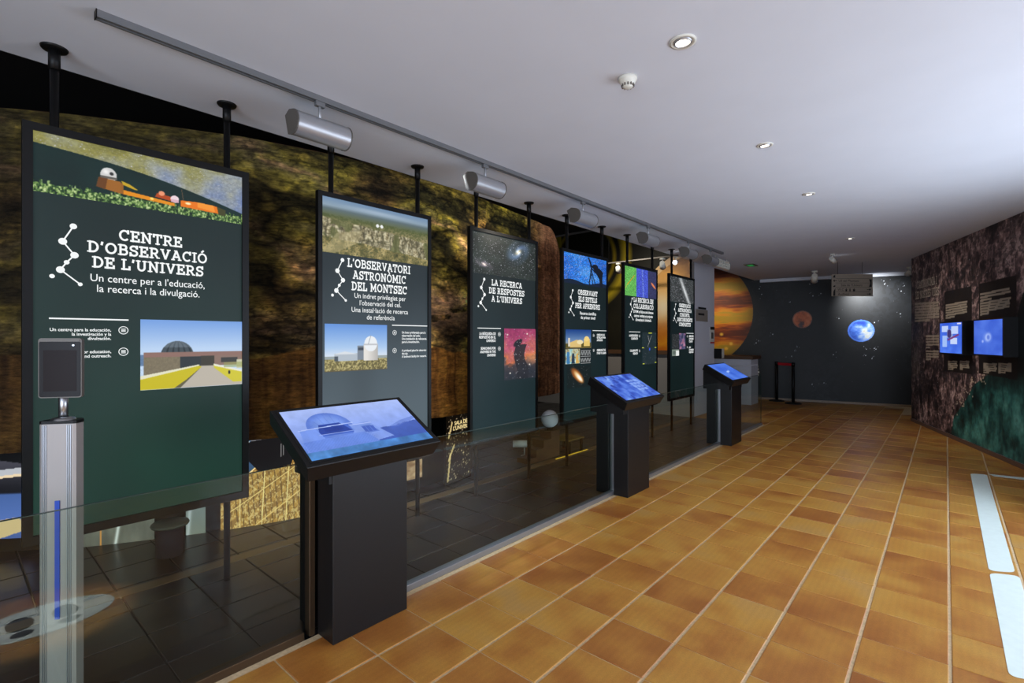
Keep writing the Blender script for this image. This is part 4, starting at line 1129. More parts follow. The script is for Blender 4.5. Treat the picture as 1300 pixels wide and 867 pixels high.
p = Pic(40, 70); p.vg([(0, (104, 126, 150)), (1, (120, 128, 118))]); p.put(np.exp(-((p.X - .3 - .4 * (.5 - p.Y)) / .1) ** 2) * .6, (210, 220, 226)); bandpic('beam_print', p, 236, 261, .0, .75, t)
p = Pic(300, 270); p.vg([(0, (250, 236, 190)), (.12, (206, 178, 120)), (.2, (92, 120, 146)), (.5, (56, 84, 116)), (.62, (70, 74, 66)), (1, (60, 50, 30))])
r_ = np.abs(np.sin((p.X - .55) * 14 / (.3 + p.Y))); p.put((p.Y < .18) * r_ * .5, (255, 250, 226))
p.words(.03, .20, .62, 9, .028, .013, (222, 226, 220), 3); p.words(.03, .17, .4, 1, .03, .02, (240, 240, 236), 9)
ins = p.poly([(0, .74), (.55, .42), (1, .34), (1, 1), (0, 1)], (150, 112, 50)); f = p.n(70, 70, 5); gy = np.sin((p.Y + p.X * .45) * 60); gx = np.sin(p.X * 90 - p.Y * 10)
p.put((ins & (gy > .2)) * .6, (206, 160, 76)); p.put((ins & (gx > .75)) * .7, (92, 64, 26)); p.put((ins & (f > .62)) * .6, (246, 220, 150))
for a in (.18, .48, .78): p.line(a + .06, .3, a + .0, 1, .006, (250, 226, 150), 1.0) if a > .4 else p.line(a + .04, .6, a + .04, 1, .006, (244, 216, 140))
p.line(0, .74, .6, .40, .006, (250, 224, 150)); p.line(0, .9, 1, .5, .004, (240, 206, 130)); p.line(.4, 1, 1, .74, .004, (240, 206, 130))
p.poly([(.24, .33), (.46, .24), (.8, .25), (.95, .33), (.85, .52), (.45, .55), (.32, .45)], (24, 22, 24)); p.poly([(.1, .36), (.3, .34), (.3, .38)], (22, 22, 24)); p.line(.72, .33, .72, .44, .003, (150, 150, 150)); p.line(.75, .33, .75, .43, .003, (150, 150, 150)); p.line(.35, .28, .7, .26, .006, (120, 120, 124))
bandpic('solar_array_print', p, 280, 384, .0, .95, t)
p = Pic(30, 30); p.a = palette(p.n(5, 5, 3), [(.2, (130, 96, 66)), (.8, (196, 168, 130))]); bandpic('print_corner', p, 500, 536, .12, .30, t)
# small sign with the name of the hall
s0, s1 = r_of_u(566, .12), r_of_u(598, .12); A = Vector((*[float(k) for k in rpos(s0, .12)], 0)); B = Vector((*[float(k) for k in rpos(s1, .12)], 0)); xd = (B - A).normalized(); nrm = Vector((xd.y, -xd.x, 0))
if nrm.dot(-A) < 0: nrm = -nrm
wd = (B - A).length; t = thing('hall_sign', 'black sign with gold letters and sparks standing under the rock wall', 'sign', A)
obj('board', prism([A + UP * .0, B + UP * .0, B - nrm * .03, A - nrm * .03], (0, 0, .95)), M_kface, t)
p = Pic(60, 130, (16, 13, 10)); p.stars(230, 6, 150, 250, big=.2); p.a *= np.array([1, .88, .66])
for (a, b, c, d) in ((.1, .5, .22, .35), (.06, .98, .16, .7), (.9, .2, .95, .5), (.1, .75, .3, .6)): p.line(a, b, c, d, .012, (250, 220, 150), .8)
A2 = A + nrm * .004; B2 = B + nrm * .004; picmesh('spark_print', p, flat(A2 + UP * .95, B2 + UP * .95, A2 + UP * .02), M_emit, t)
fr_ = (A + nrm * .008, xd, UP)
text_mesh('sign_text', ['SALA DE', "L'UNIVERS"], wd * .56, .60, wd * .135, align='CENTER', bold=.02, material=M_textg, parent=t, frame=fr_, leading=.9)

# ------------------------------------------------------------------ murals on the far walls
def wallpic(name, pic, A, B, z0, z1, nrm, parent, matl, off=.006):
    A = Vector((A.x, A.y, 0)) + nrm * off; B = Vector((B.x, B.y, 0)) + nrm * off
    return picmesh(name, pic, flat(A + UP * z1, B + UP * z1, A + UP * z0), matl, parent)


# far wall: x coordinate 0 at E_left, 1 at E_right, z 0..4
EW = (E_right - E_left).length
def efrac(u, v):
    q = online(u, v, E_left, E_right); s = (Vector((q.x, q.y, 0)) - Vector((E_left.x, E_left.y, 0))).dot(edir); return s / EW, 1 - q.z / 3.98
p = Pic(1000, 440, (25, 25, 26)); n = p.n(5, 9, 3); p.a = palette(n, [(.2, (13, 13, 13)), (.6, (24, 24, 25)), (.9, (33, 34, 36))])
cl = np.clip(p.n(4, 8, 14) - .5, 0, 1) * 2; p.add(cl * (p.n(60, 120, 8, 3) > .5), (22, 26, 30)); p.stars(300, 9, 50, 120, big=0)
r = np.random.RandomState(12)
for (u, v) in ((964, 367), (967, 374), (1028, 361), (1042, 373), (1032, 376), (1003, 384), (1065, 405), (1012, 441), (1005, 453), (1009, 446), (963, 433), (981, 425), (1058, 451), (1100, 444), (1110, 443), (1112, 444), (1107, 456), (1121, 347), (1122, 357), (1123, 361), (1144, 370), (1148, 363), (1143, 399), (1110, 410), (1046, 487), (1031, 489), (1099, 452), (960, 436)):
    fx, fy = efrac(u, v); p.ell(fx, fy, .0012 + .001 * r.rand(), .0028 + .0022 * r.rand(), (225, 228, 235), .6)
    for k in range(2): p.ell(fx + r.normal() * .005, fy + r.normal() * .009, .0008, .0019, (170, 175, 185), .4)
def disc(u, v, ru, rv):
    fx, fy = efrac(u, v); ax = abs(efrac(u + ru, v)[0] - efrac(u - ru, v)[0]) / 2; ay = abs(efrac(u, v + rv)[1] - efrac(u, v - rv)[1]) / 2
    return fx, fy, ax, ay
fx, fy, ax, ay = disc(1018.5, 406, 12.5, 11); r = np.sqrt(((p.X - fx) / ax) ** 2 + ((p.Y - fy) / ay) ** 2); m = r < 1; nn_ = p.n(24, 50, 5, 5, .6)
p.a[m] = palette(nn_ - .25 * (np.abs((p.Y - fy) / ay) < .25) * 0, [(.3, (84, 76, 80)), (.42, (150, 84, 62)), (.55, (206, 108, 66)), (.8, (224, 140, 96))])[m]; p.put((m & (r > .9)) * .5, (110, 96, 96)); p.put(((np.abs(p.Y - fy - ay * .45) < ay * .2) & (np.abs(p.X - fx - ax * .0) < ax * .2) & m) * .7, (80, 64, 68))
fx, fy, ax, ay = disc(1093, 420.5, 17, 14); r = np.sqrt(((p.X - fx) / ax) ** 2 + ((p.Y - fy) / ay) ** 2); m = r < 1; nn_ = p.n(30, 40, 15, 5, .6)
p.a[m] = palette(nn_ * .75 + .22 * np.clip((p.X - fx) / ax, -1, 1) + .15, [(.28, (26, 58, 150)), (.5, (56, 98, 188)), (.62, (110, 142, 204)), (.74, (190, 196, 200)), (.9, (180, 170, 136))])[m]; p.put((m & (r > .88)) * .6, (84, 130, 226))
# Jupiter
jx, jy = efrac(880, 398); jr = (efrac(956, 398)[0] - jx) * EW; r = np.sqrt(((p.X - jx) * EW) ** 2 + (((p.Y - jy) * 3.98) * 1.0) ** 2) / jr; m = r < 1
yb = (p.Y - jy) * 3.98 / jr; wv = p.n(6, 8, 41, 5); nb = np.mod((yb + .22 * (wv - .5)) * 2.1 + 5, 1); fine = p.n(90, 24, 42, 4, .6)
jc = palette(np.clip(.5 + .5 * np.sin((yb + .16 * (wv - .5)) * 11 + .6) + (fine - .5) * .7, 0, 1), [(0, (96, 38, 8)), (.28, (150, 66, 10)), (.5, (196, 104, 12)), (.75, (212, 140, 20)), (1, (180, 140, 30))])
jc *= (1.08 - .35 * np.clip(r, 0, 1) ** 6)[..., None]; p.a[m] = jc[m]
for (a, b) in ((928, 437), (916, 425), (922, 443)):
    fx, fy = efrac(a, b); p.ell(fx, fy, .008, .014, (236, 180, 60), .6)
wallpic('space_mural', p, E_left, E_right, .02, 3.98, en, wall_end, M_satin)

# perpendicular wall with planet murals (plane X = Xw)
def xf(u, v):
    q = onX(u, v, Xw); return q.y, q.z
yL, yR = 8.9, 3.66; zb_, zt_ = 1.27, 3.85
p = Pic(420, 240, (26, 24, 18)); n = p.n(5, 8, 3); p.a = palette(n, [(.2, (22, 20, 14)), (.8, (40, 36, 22))])
def pf(u, v):
    y, z = xf(u, v); return (y - yL) / (yR - yL), (z - zt_) / (zb_ - zt_)
# yellow ring arcs
cx_, cy_ = pf(742, 330)
for rr, wdt, cc in ((.30, .05, (186, 160, 30)), (.22, .02, (150, 124, 26))):
    rd = np.hypot((p.X - cx_) * (yL - yR), (p.Y - cy_) * (zt_ - zb_)); 
    rad = math.hypot((pf(792, 345)[0] - cx_) * (yL - yR), (pf(792, 345)[1] - cy_) * (zt_ - zb_)) * (rr / .30); p.put(np.clip(1 - np.abs(rd - rad) / (wdt * 3), 0, 1) ** .5, cc)
p.rect(0, 0, pf(713, 400)[0], 1, (178, 156, 36)); m = p.X < pf(713, 400)[0]; p.a[m] *= (.6 + .6 * p.n(7, 40, 7)[m][:, None])
# orange gas planet at the right
x0 = pf(836, 400)[0]; pcx, pcy = pf(905, 425); rd = np.hypot((p.X - pcx) * (yL - yR), (p.Y - pcy) * (zt_ - zb_)); rad = math.hypot((pf(838, 352)[0] - pcx) * (yL - yR), (pf(838, 352)[1] - pcy) * (zt_ - zb_)) * 1.12
wv = p.n(6, 8, 51, 5); ybb = p.Y; jc = palette(ybb + (wv - .5) * .35, [(.2, (50, 50, 56)), (.34, (120, 84, 60)), (.45, (222, 160, 80)), (.6, (230, 150, 40)), (.75, (190, 96, 14)), (.9, (220, 140, 20)), (1, (190, 100, 14))])
m = (rd < rad); p.put(m * 1.0, 0); p.a[m] = jc[m]; p.put((m & (rd > rad * .93)) * .5, (250, 226, 190))
gx_, gy_ = pf(842, 390); p.put(np.exp(-(((p.X - gx_) * 5) ** 2 + ((p.Y - gy_) * 2.6) ** 2) / .12) * m * .8, (255, 246, 220))
mu = picmesh('planet_mural', p, flat((Xw - .012, yL, zt_), (Xw - .012, yR, zt_), (Xw - .012, yL, zb_)), M_paint, None); mu.parent = wall_mid
bm = box(Xw - .07, Xw - .001, 3.66, 8.9, zb_ - .08, zb_); o = obj('picture_rail', bm, M_wood, None); o.parent = wall_mid
# slanted dark stair handrail in front of it
q0, q1 = onY(836, 494, 5.2), onY(851, 482, 4.6); 
t = thing('stair_handrail', 'short dark slanting handrail seen between the fifth and sixth info panels', 'handrail', (q0.x, q0.y, 0))
d_ = Vector((0, 0, .045)); bm = prism([q0 - d_, q1 - d_, q1 + d_, q0 + d_], (.03, .02, 0)); obj('rail', bm, M_wood, t)
obj('post', cyl((q0.x, q0.y, 0), (q0.x, q0.y, q0.z), .018), M_black, t); obj('post', cyl((q1.x, q1.y, 0), (q1.x, q1.y, q1.z), .018), M_black, t)

# right wall print
RW = 7.0
def rf(u, v):
    q = online(u, v, Ra, Rb); return (Vector((q.x, q.y, 0)) - Vector((Ra.x, Ra.y, 0))).dot(rdir) / RW, 1 - (q.z - .055) / (CEIL - .06)
p = Pic(620, 330); n = p.n(5, 12, 61, 6); fib = p.n(12, 90, 62, 5, .65); f2 = p.n(60, 130, 63, 4, .6)
fib = p.n(14, 60, 62, 5, .6); rg = 1 - np.abs(2 * p.n(9, 30, 71, 6, .6) - 1) ; rg2 = 1 - np.abs(2 * p.n(16, 26, 72, 6, .6) - 1)
tt = n * .45 + fib * .35 + .12 * rg ** 6 + .16 * rg2 ** 8 + .03
fl = (1 - np.abs(2 * p.n(8, 44, 91, 6, .62) - 1)) ** 9; fl2 = (1 - np.abs(2 * p.n(20, 60, 92, 5, .6) - 1)) ** 9
tt = tt - .04 + .16 * fl + .1 * fl2
base = palette(tt, [(.26, (28, 25, 27)), (.40, (52, 44, 46)), (.50, (84, 68, 68)), (.60, (132, 106, 104)), (.76, (206, 178, 170))])
p.a = base * (.7 + .6 * f2[..., None])
p.put((f2 * n > .33) * .5, (20, 18, 20)); p.put(np.exp(-((p.X - .03) / .05) ** 2) * np.exp(-((p.Y - .55) / .3) ** 2) * .6, (40, 46, 48))
p.stars(500, 17, 110, 220, mask=(fib > .45), big=.08)
pts = [rf(u, v) for u, v in ((1207, 560), (1211, 530), (1224, 512), (1238, 488), (1262, 470), (1284, 452), (1292, 400), (1299, 372))]; teal = p.poly([pts[0]] + pts[1:] + [(1.0, rf(1299, 350)[1] - .1), (1, 1), (rf(1203, 565)[0], 1)], (40, 84, 80))
tc = palette(fib * .5 + n * .5, [(.3, (12, 32, 32)), (.45, (34, 78, 74)), (.58, (64, 128, 118)), (.75, (104, 170, 156))]) * (.8 + .4 * f2[..., None]); up_ = np.clip((rf(1262, 478)[1] - p.Y) / .12 + .6, 0, 1)[..., None]
tc = tc * (1 - up_ * .85) + np.array([16, 18, 18]) * up_ * .85; p.a[teal] = tc[teal]
# star crumbs along the edge
r = np.random.RandomState(3)
for k in range(70):
    q = pts[1 + int(r.rand() * 4)]; q2 = pts[2 + int(r.rand() * 3)]; tt = r.rand(); x = q[0] * (1 - tt) + q2[0] * tt - .012 + r.normal() * .006; y = q[1] * (1 - tt) + q2[1] * tt - .01 + r.normal() * .02; p.ell(x, y, .0022, .005, (216, 196, 170), .5)
def quad(u0, v0, u1, v1, u2, v2, u3, v3, col, al=1.0): return p.poly([rf(u0, v0), rf(u1, v1), rf(u2, v2), rf(u3, v3)], col, al)
quad(1199, 371, 1234, 363, 1235, 476, 1199, 471, (30, 26, 26), .96); quad(1243, 361, 1291, 349, 1292, 483, 1243, 474, (30, 26, 26), .96)
def tl(u0, v0, u1, rows, dv, th, seed, slope=-.22, col=(196, 182, 160)):
    r = np.random.RandomState(seed)
    for k in range(rows):
        va = v0 + k * dv; e = u1 - (u1 - u0) * (0 if k < rows - 1 else .3 + .4 * r.rand()) - (u1 - u0) * .06 * r.rand()
        fa, ga = rf(u0, va); fb, gb = rf(e, va + (e - u0) * slope); hh = th * .0022; p.poly([(fa, ga - hh), (fb, gb - hh), (fb, gb + hh), (fa, ga + hh)], col, .8)
tl(1162, 386, 1193, 7, 3.6, 3, 1, -.06); tl(1162, 412, 1193, 0, 3, 3, 2)
tl(1176, 427, 1193, 5, 3.6, 2.4, 3, -.02); tl(1176, 446, 1193, 4, 3.4, 2.4, 4, .02)
tl(1201, 388, 1229, 6, 3.2, 2.2, 5, -.18); tl(1245, 374, 1284, 3, 4, 2.2, 6, -.2); tl(1245, 386, 1284, 5, 3.4, 2.2, 7, -.2)
for a in (1204, 1219): tl(a, 459, a + 12, 5, 2.4, 1.8, 8 + a, .05)
for a in (1249, 1268): tl(a, 462, a + 17, 5, 2.7, 1.8, 8 + a, .05)
Rz = Ra + rdir * RW
wallpic('nebula_mural', p, Ra, Rz, .058, CEIL - .003, rn, wall_right, M_paint, .004)
# the near end face of the right wall faces the far wall: keep it dark printed
fr_ = (Vector((Ra.x, Ra.y, 0)) + rn * .008, rdir, UP)
def rtext(lines, u, v, size, bold=.02, leading=.9, sx=1.0):
    q = online(u, v, Ra, Rb); s = (Vector((q.x, q.y, 0)) - Vector((Ra.x, Ra.y, 0))).dot(rdir)
    o = text_mesh('wall_text', lines, s, q.z, size, bold=bold, material=M_texttan, frame=fr_, leading=leading); o.parent = wall_right
def rslab(lines, u, v, h, pitch, wfit, name='wall_title'):
    q = online(u, v, Ra, Rb); s = (Vector((q.x, q.y, 0)) - Vector((Ra.x, Ra.y, 0))).dot(rdir); wd_ = max(sum(W[c][0] + .09 for c in l) for l in lines) * h
    bmx = slab_text(lines, 0, 0, h, pitch, 0, weight=.13); sx = wfit / wd_
    for vv in bmx.verts:
        P_ = fr_[0] + rdir * (s + (vv.co.x + wd_ / 2) * sx); vv.co = Vector((P_.x, P_.y, q.z + vv.co.z))
    o = obj(name, bmx, M_texttan, None, recalc=False); o.parent = wall_right
def rs_(u): return rf(u, 430)[0] * RW
rslab(["L'ASTRONOMIA I", 'LES NOSTRES VIDES'], 1163, 358, .13, .18, rs_(1193) - rs_(1163))

# two monitors on the right wall
for k, (u0, u1, v0, v1, lb) in enumerate(((1193, 1222, 409, 449, 'blue wall monitor on the right wall nearer its far end, showing white pictures'), (1236, 1274, 405, 451, 'blue wall monitor on the right wall nearer the camera, showing a pale face-like swirl'))):
    D = .14; A = Vector((Ra.x, Ra.y, 0)) + rn * D; B = Vector((Rb.x, Rb.y, 0)) + rn * D
    a = online(u0, 430, A, B); b = online(u1, 430, A, B); z1 = online(u0, v0, A, B).z; z0 = online(u0, v1, A, B).z; z1 = (z1 + online(u1, v0 - 2.0, A, B).z) / 2
    a.z = b.z = 0
    t = thing('wall_monitor', lb, 'monitor', a - rn * D, 'monitors on the right wall')
    obj('case', prism([a + UP * z0, b + UP * z0, b - rn * (D - .006) + UP * z0, a - rn * (D - .006) + UP * z0], (0, 0, z1 - z0)), M_kface, t)
    q = Pic(70, 90)
    if k == 0:
        q.a = palette(q.n(3, 3, 2), [(.2, (50, 90, 214)), (.8, (86, 132, 244))]); q.rect(.1, .1, .4, .3, (186, 206, 250)); q.rect(.34, .22, .62, .5, (140, 160, 214)); q.ell(.45, .36, .1, .14, (60, 50, 110)); q.rect(.55, .12, .85, .36, (190, 208, 250)); q.rect(.5, .5, .8, .7, (196, 212, 250)); q.rect(.12, .42, .34, .8, (160, 190, 246)); q.line(.4, .56, .85, .4, .03, (120, 60, 120)); q.rect(.8, .02, .98, .06, (220, 220, 250))
    else:
        q.a = palette(q.n(3, 3, 5), [(.2, (56, 92, 206)), (.8, (84, 122, 228))]); q.ell(.5, .5, .2, .2, (126, 156, 240), .8); q.ell(.52, .5, .13, .15, (176, 196, 250), .6, rot=.4); q.ell(.53, .5, .07, .09, (96, 126, 220), .5); q.ell(.33, .62, .05, .06, (160, 180, 250), .7)
    m_ = .02; dr = rdir; P00 = a + dr * m_ + UP * (z1 - m_) + rn * .003; P10 = b - dr * m_ + UP * (z1 - m_) + rn * .003; P01 = a + dr * m_ + UP * (z0 + m_) + rn * .003
    picmesh('screen', q, flat(P00, P10, P01), M_emit, t)

# ------------------------------------------------------------------ floor stickers
def rounded(pts, r=.04, n=5):
    out = []; N = len(pts)
    for i in range(N):
        P = Vector(pts[i]); A = (Vector(pts[i - 1]) - P); B = (Vector(pts[(i + 1) % N]) - P); ra = min(r, A.length * .45); rb = min(r, B.length * .45); A = P + A.normalized() * ra; B = P + B.normalized() * rb
        for k in range(n + 1):
            t = k / n; out.append(A * (1 - t) ** 2 + P * 2 * t * (1 - t) + B * t * t)
    return out
def sticker(uvs, label, r=.05):
    pts = [onz(u, v, .0016) for u, v in uvs]; bm = prism(rounded(pts, r), (0, 0, .0006)); return tag(obj('floor_sticker', bm, M_sticker), label, 'floor sticker')
sticker([(1232, 601), (1253, 602.5), (1289, 727), (1255.5, 724.5)], 'long white floor sticker strip farther from the camera at the right')
e0, e1 = onz(1256, 727, .0016), onz(1294, 731, .0016); dd = (onz(1255.5, 724.5, 0) - onz(1232, 601, 0)); dd.z = 0; dd = dd.normalized() * 1.3
bm = prism(rounded([e0, e1, e1 + dd, e0 + dd], .05), (0, 0, .0006)); tag(obj('floor_sticker', bm, M_sticker), 'long white floor sticker strip nearest the camera at the lower right', 'floor sticker')
sticker([(1254, 601.5), (1330, 609.5), (1330, 612.8), (1262, 604.5)], 'thin white floor sticker strip running across towards the right wall', .01)
# oval distancing sticker on this side of the glass (seen only as a reflection in the pane)
sc_ = Vector((.36, 1.22, .0016)); t = thing('oval_floor_sticker', 'pale oval sticker with dark footprints, reflected in the nearest glass pane', 'floor sticker', sc_)
obj('oval', prism([sc_ + Vector((.30 * math.cos(a), .19 * math.sin(a), 0)) for a in np.linspace(0, 2 * PI, 40, endpoint=False)], (0, 0, .0006)), M_sticker, t)
for fx_ in (-.09, .09):
    obj('footprint', prism([sc_ + Vector((fx_ + .055 * math.cos(a), -.02 + .085 * math.sin(a), .0007)) for a in np.linspace(0, 2 * PI, 24, endpoint=False)], (0, 0, .0005)), M_ink, t)
    obj('footprint', prism([sc_ + Vector((fx_ + .045 * math.cos(a), .105 + .035 * math.sin(a), .0007)) for a in np.linspace(0, 2 * PI, 24, endpoint=False)], (0, 0, .0005)), M_ink, t)

# ------------------------------------------------------------------ thermometer post
d = 1.99
c = dep(80.5, 430, d); c.z = 0
xd = RT.copy(); yd = FW.copy()                       # it faces the entrance, i.e. the viewer
ang = math.radians(13); xd = Vector((RT.x * math.cos(ang) - RT.y * math.sin(ang), RT.x * math.sin(ang) + RT.y * math.cos(ang), 0)); yd = Vector((-xd.y, xd.x, 0))
def loc(a, b, z): return c + xd * a + yd * b + UP * z
def lbox(a0, a1, b0, b1, z0, z1, bm=None): return prism([loc(a0, b0, z0), loc(a1, b0, z0), loc(a1, b1, z0), loc(a0, b1, z0)], (0, 0, z1 - z0), bm)
t = thing('thermometer_post', 'aluminium access post with black face-scan tablet and blue stripe behind the glass', 'terminal', c)
hw, hd, zt2 = .064, .036, 1.165
prof = [(-hw, .01), (-hw + .003, -.032), (-hw + .012, -hd), (hw - .012, -hd), (hw - .003, -.032), (hw, .01), (hw - .02, .04), (-hw + .02, .04)]
M_post = mat('matt_anodised_aluminium', (158, 150, 146), 0.5, 0.35)
obj('column', prism([loc(a, b, 0) for a, b in prof], (0, 0, zt2)), M_post, t)
bm = bmesh.new()
for a in (-.050, -.044, -.038, .032, .038, .044): lbox(a, a + .0025, -hd - .003, -hd + .001, 0.01, zt2 - .005, bm)
obj('rib', bm, M_alu_l, t)
obj('cap', prism([loc(a * 1.02, b * 1.02, zt2) for a, b in prof], (0, 0, .012)), M_black, t)
obj('blue_stripe', lbox(-.007, .009, -hd - .0045, -hd - .0005, .40, 1.5 - (636 - 430) / F * (d - .04)), M_blue, t)
obj('foot', lbox(-.12, .12, -.07, .16, 0, .008), M_black, t)
obj('neck', cyl(loc(0, 0, zt2 + .01), loc(0, 0, 1.30), .0155, n=20), M_alu, t)
obj('flange', lathe([(.04, 0), (.036, .008), (.018, .012)], 24, c=loc(0, 0, zt2 + .012)), M_alu, t)
def rrect(a0, a1, z0, z1, r, b):
    o = []
    for (ca, cz, s0) in ((a1 - r, z0 + r, -90), (a1 - r, z1 - r, 0), (a0 + r, z1 - r, 90), (a0 + r, z0 + r, 180)):
        for k in range(6):
            g_ = math.radians(s0 + 18 * k); o.append(loc(ca + r * math.cos(g_), b, cz + r * math.sin(g_)))
    return o
tb = obj('tablet', prism(rrect(-.073, .073, 1.266, 1.502, .01, -.02), yd * .018), M_spotcap, t)
o = obj('tablet_glass', prism(rrect(-.0695, .0695, 1.270, 1.490, .008, -.0215), yd * .0015), M_tablet, t)
o = obj('top_strip', prism(rrect(-.067, .067, 1.4885, 1.4985, .003, -.022), yd * .0015), M_spotcap, t)
obj('camera_lens', cyl(loc(.046, -.0235, 1.474), loc(.046, -.0215, 1.474), .004, n=14), M_alu, t)
obj('display', prism(rrect(-.056, .056, 1.292, 1.455, .003, -.0222), yd * .0008), mat('dark_display', (22, 6, 5), .3, spec=.1), t)

# ------------------------------------------------------------------ pier details, counter
def px(u, v, Y=3.65): return onY(u, v, Y)
a, b = px(883, 407.5), px(898, 394); t = thing('door_plate', 'small grey nameplate sign on the white pier', 'sign', (a.x, 3.64, a.z))
obj('plate', box(a.x, b.x, 3.64, 3.649, a.z, b.z), M_sign, t)
bm = bmesh.new()
for k in range(2): bxyz(bm, a.x + .12, b.x - .1 - .1 * k, 3.638, 3.64, a.z + .24 - .12 * k, a.z + .28 - .12 * k)
obj('lettering', bm, M_ink, t)
a, b = px(901, 436), px(906.5, 415); o = thing('pier_notice', 'narrow white notice with dark ends on the edge of the white pier', 'notice', (a.x, 3.64, a.z))
obj('sheet', box(a.x, b.x, 3.642, 3.649, a.z, b.z), M_plastic, o); obj('header', box(a.x, b.x, 3.638, 3.641, b.z - .06, b.z), M_ink, o); obj('footer', box(a.x, b.x, 3.638, 3.641, a.z, a.z + .03), M_red, o); obj('column_mark', box(a.x + .07, b.x - .07, 3.638, 3.641, a.z + .1, b.z - .12), M_spotcap, o)
a, b = px(902.5, 455), px(908, 442.5); t = thing('wall_dispenser', 'white and black box dispenser on the pier edge above the counter', 'dispenser', (10.6, 3.6, a.z))
obj('body', box(10.63, 10.78, 3.50, 3.66, a.z, b.z, .01), M_plastic, t); obj('side_plate', box(10.60, 10.628, 3.50, 3.66, a.z, b.z), M_black, t)
# reception counter
q = onz(953.5, 514.3); t = thing('reception_counter', 'white counter with brown wooden top in front of the planet mural', 'counter', (q.x, q.y, 0))
obj('body', box(q.x, q.x + .55, q.y, 4.9, 0, 1.03), M_white, t); obj('top', box(q.x - .06, q.x + .62, q.y - .05, 4.95, 1.031, 1.11, .004), M_wood, t); obj('front_panel', box(q.x - .012, q.x - .001, q.y + .35, 4.7, .1, .8), M_white, t)
# white round lever valve and bar in front of counter
t = thing('wall_basin', 'pale rounded bracket with a thin bar against the counter', 'bracket', (q.x - .1, q.y + .5, .8)); obj('bowl', lathe([(.001, -.05), (.1, -.03), (.16, .05), (.14, .06)], 20, c=(q.x - .18, q.y + .65, .82)), M_white, t); obj('bar', cyl((q.x - .18, q.y + .6, .85), (q.x - .05, q.y - .15, .92), .012), M_white, t)
# small speckled decal on far wall
a = online(958, 470, Ea, Eb)
bm = bmesh.new(); r = np.random.RandomState(2)
for k in range(22):
    s_ = (r.rand() - .5) * .22; z_ = a.z + (r.rand() - .5) * .28; P_ = Vector((a.x, a.y, 0)) + edir * s_ + en * .012; w_ = .015 + .012 * r.rand(); prism([P_ - edir * w_ + UP * (z_ - w_), P_ + edir * w_ + UP * (z_ - w_), P_ + edir * w_ + UP * (z_ + w_), P_ - edir * w_ + UP * (z_ + w_)], en * .002, bm)
o = obj('white_speckle_decal', bm, M_plastic, None); o.parent = wall_end; o['kind'] = 'stuff'

# ------------------------------------------------------------------ barrier posts
b0, b1 = onz(986, 509), onz(1007, 512.5); tops = []
for b_, lb in ((b0, 'black barrier post with round foot, the left of the pair before the black wall'), (b1, 'black barrier post with round foot, the right of the pair before the black wall')):
    t = thing('barrier_post', lb, 'barrier post', b_, 'belt barrier posts')
    obj('foot', lathe([(.001, .035), (.05, .034), (.16, .02), (.175, .008), (.175, 0)], 28, c=b_), M_rubber, t); obj('pole', cyl(b_ + UP * .03, b_ + UP * .86, .032, n=18), M_black, t); obj('belt_head', cyl(b_ + UP * .86, b_ + UP * .95, .037, n=18), M_black, t)
dv = (b1 - b0).normalized(); sd = Vector((-dv.y, dv.x, 0)) * .002; o = obj('barrier_belt', prism([b0 + dv * .04 + UP * .87 - sd, b1 - dv * .04 + UP * .87 - sd, b1 - dv * .04 + UP * .93 - sd, b0 + dv * .04 + UP * .93 - sd], sd * 2), M_red)
tag(o, 'red belt stretched between the two black barrier posts', 'belt')

# ------------------------------------------------------------------ hanging sign
dd = 9.5; A = dep(1056, 363, dd); B = dep(1108, 362, dd); A.z = B.z = 0; z1, z0 = 1.5 + 82 / F * dd, 1.5 + 54 / F * dd; xd = (B - A).normalized(); nr = Vector((xd.y, -xd.x, 0))
t = thing('hanging_sign', 'grey hanging direction sign with arrows on two thin wires', 'sign', (A + B) / 2 + UP * z0)
obj('plate', prism([A + UP * z0, B + UP * z0, B + UP * z1, A + UP * z1], -nr * .012), M_sign, t)
wd = (B - A).length; hh = z1 - z0
for k, f in enumerate((.15, .75)):
    Q = A + xd * wd * f; obj('wire', cyl(Q + UP * z1 - nr * .006, Q + UP * CEIL - nr * .006, .003, n=6), M_black, t)
fr_ = (A + nr * .003, xd, UP); row = hh / 5
def st(txt, x, k, s=.062): text_mesh('sign_text', [txt], x * wd, z0 + row * k + row * .25, s, material=M_ink, parent=t, frame=fr_)
st('Ull del Montsec', .16, 3); st("Sala de l'Univers", .22, 2); st('W.C.', .14, 1); st('Auditori', .15, 0)
bm = bmesh.new()
for k in range(1, 5): prism([A + xd * wd * .1 + UP * (z0 + row * k - .002) + nr * .002, A + xd * wd * .93 + UP * (z0 + row * k - .002) + nr * .002, A + xd * wd * .93 + UP * (z0 + row * k + .002) + nr * .002, A + xd * wd * .1 + UP * (z0 + row * k + .002) + nr * .002], nr * .001, bm)
obj('rule', bm, M_ink, t)
def arrow(x, k, dr):
    m = A + xd * wd * x + UP * (z0 + row * (k + .5)) + nr * .003; bm = bmesh.new(); L_ = .035
    prism([m - xd * L_ - UP * .005, m + xd * L_ - UP * .005, m + xd * L_ + UP * .005, m - xd * L_ + UP * .005], nr * .001, bm); e = m + xd * L_ * dr * 1.2
    prism([e, e - xd * dr * .032 + UP * .024, e - xd * dr * .032 - UP * .024], nr * .001, bm); obj('arrow', bm, M_ink, t)
arrow(.08, 3, -1); arrow(.9, 1, 1); arrow(.9, 0, 1)
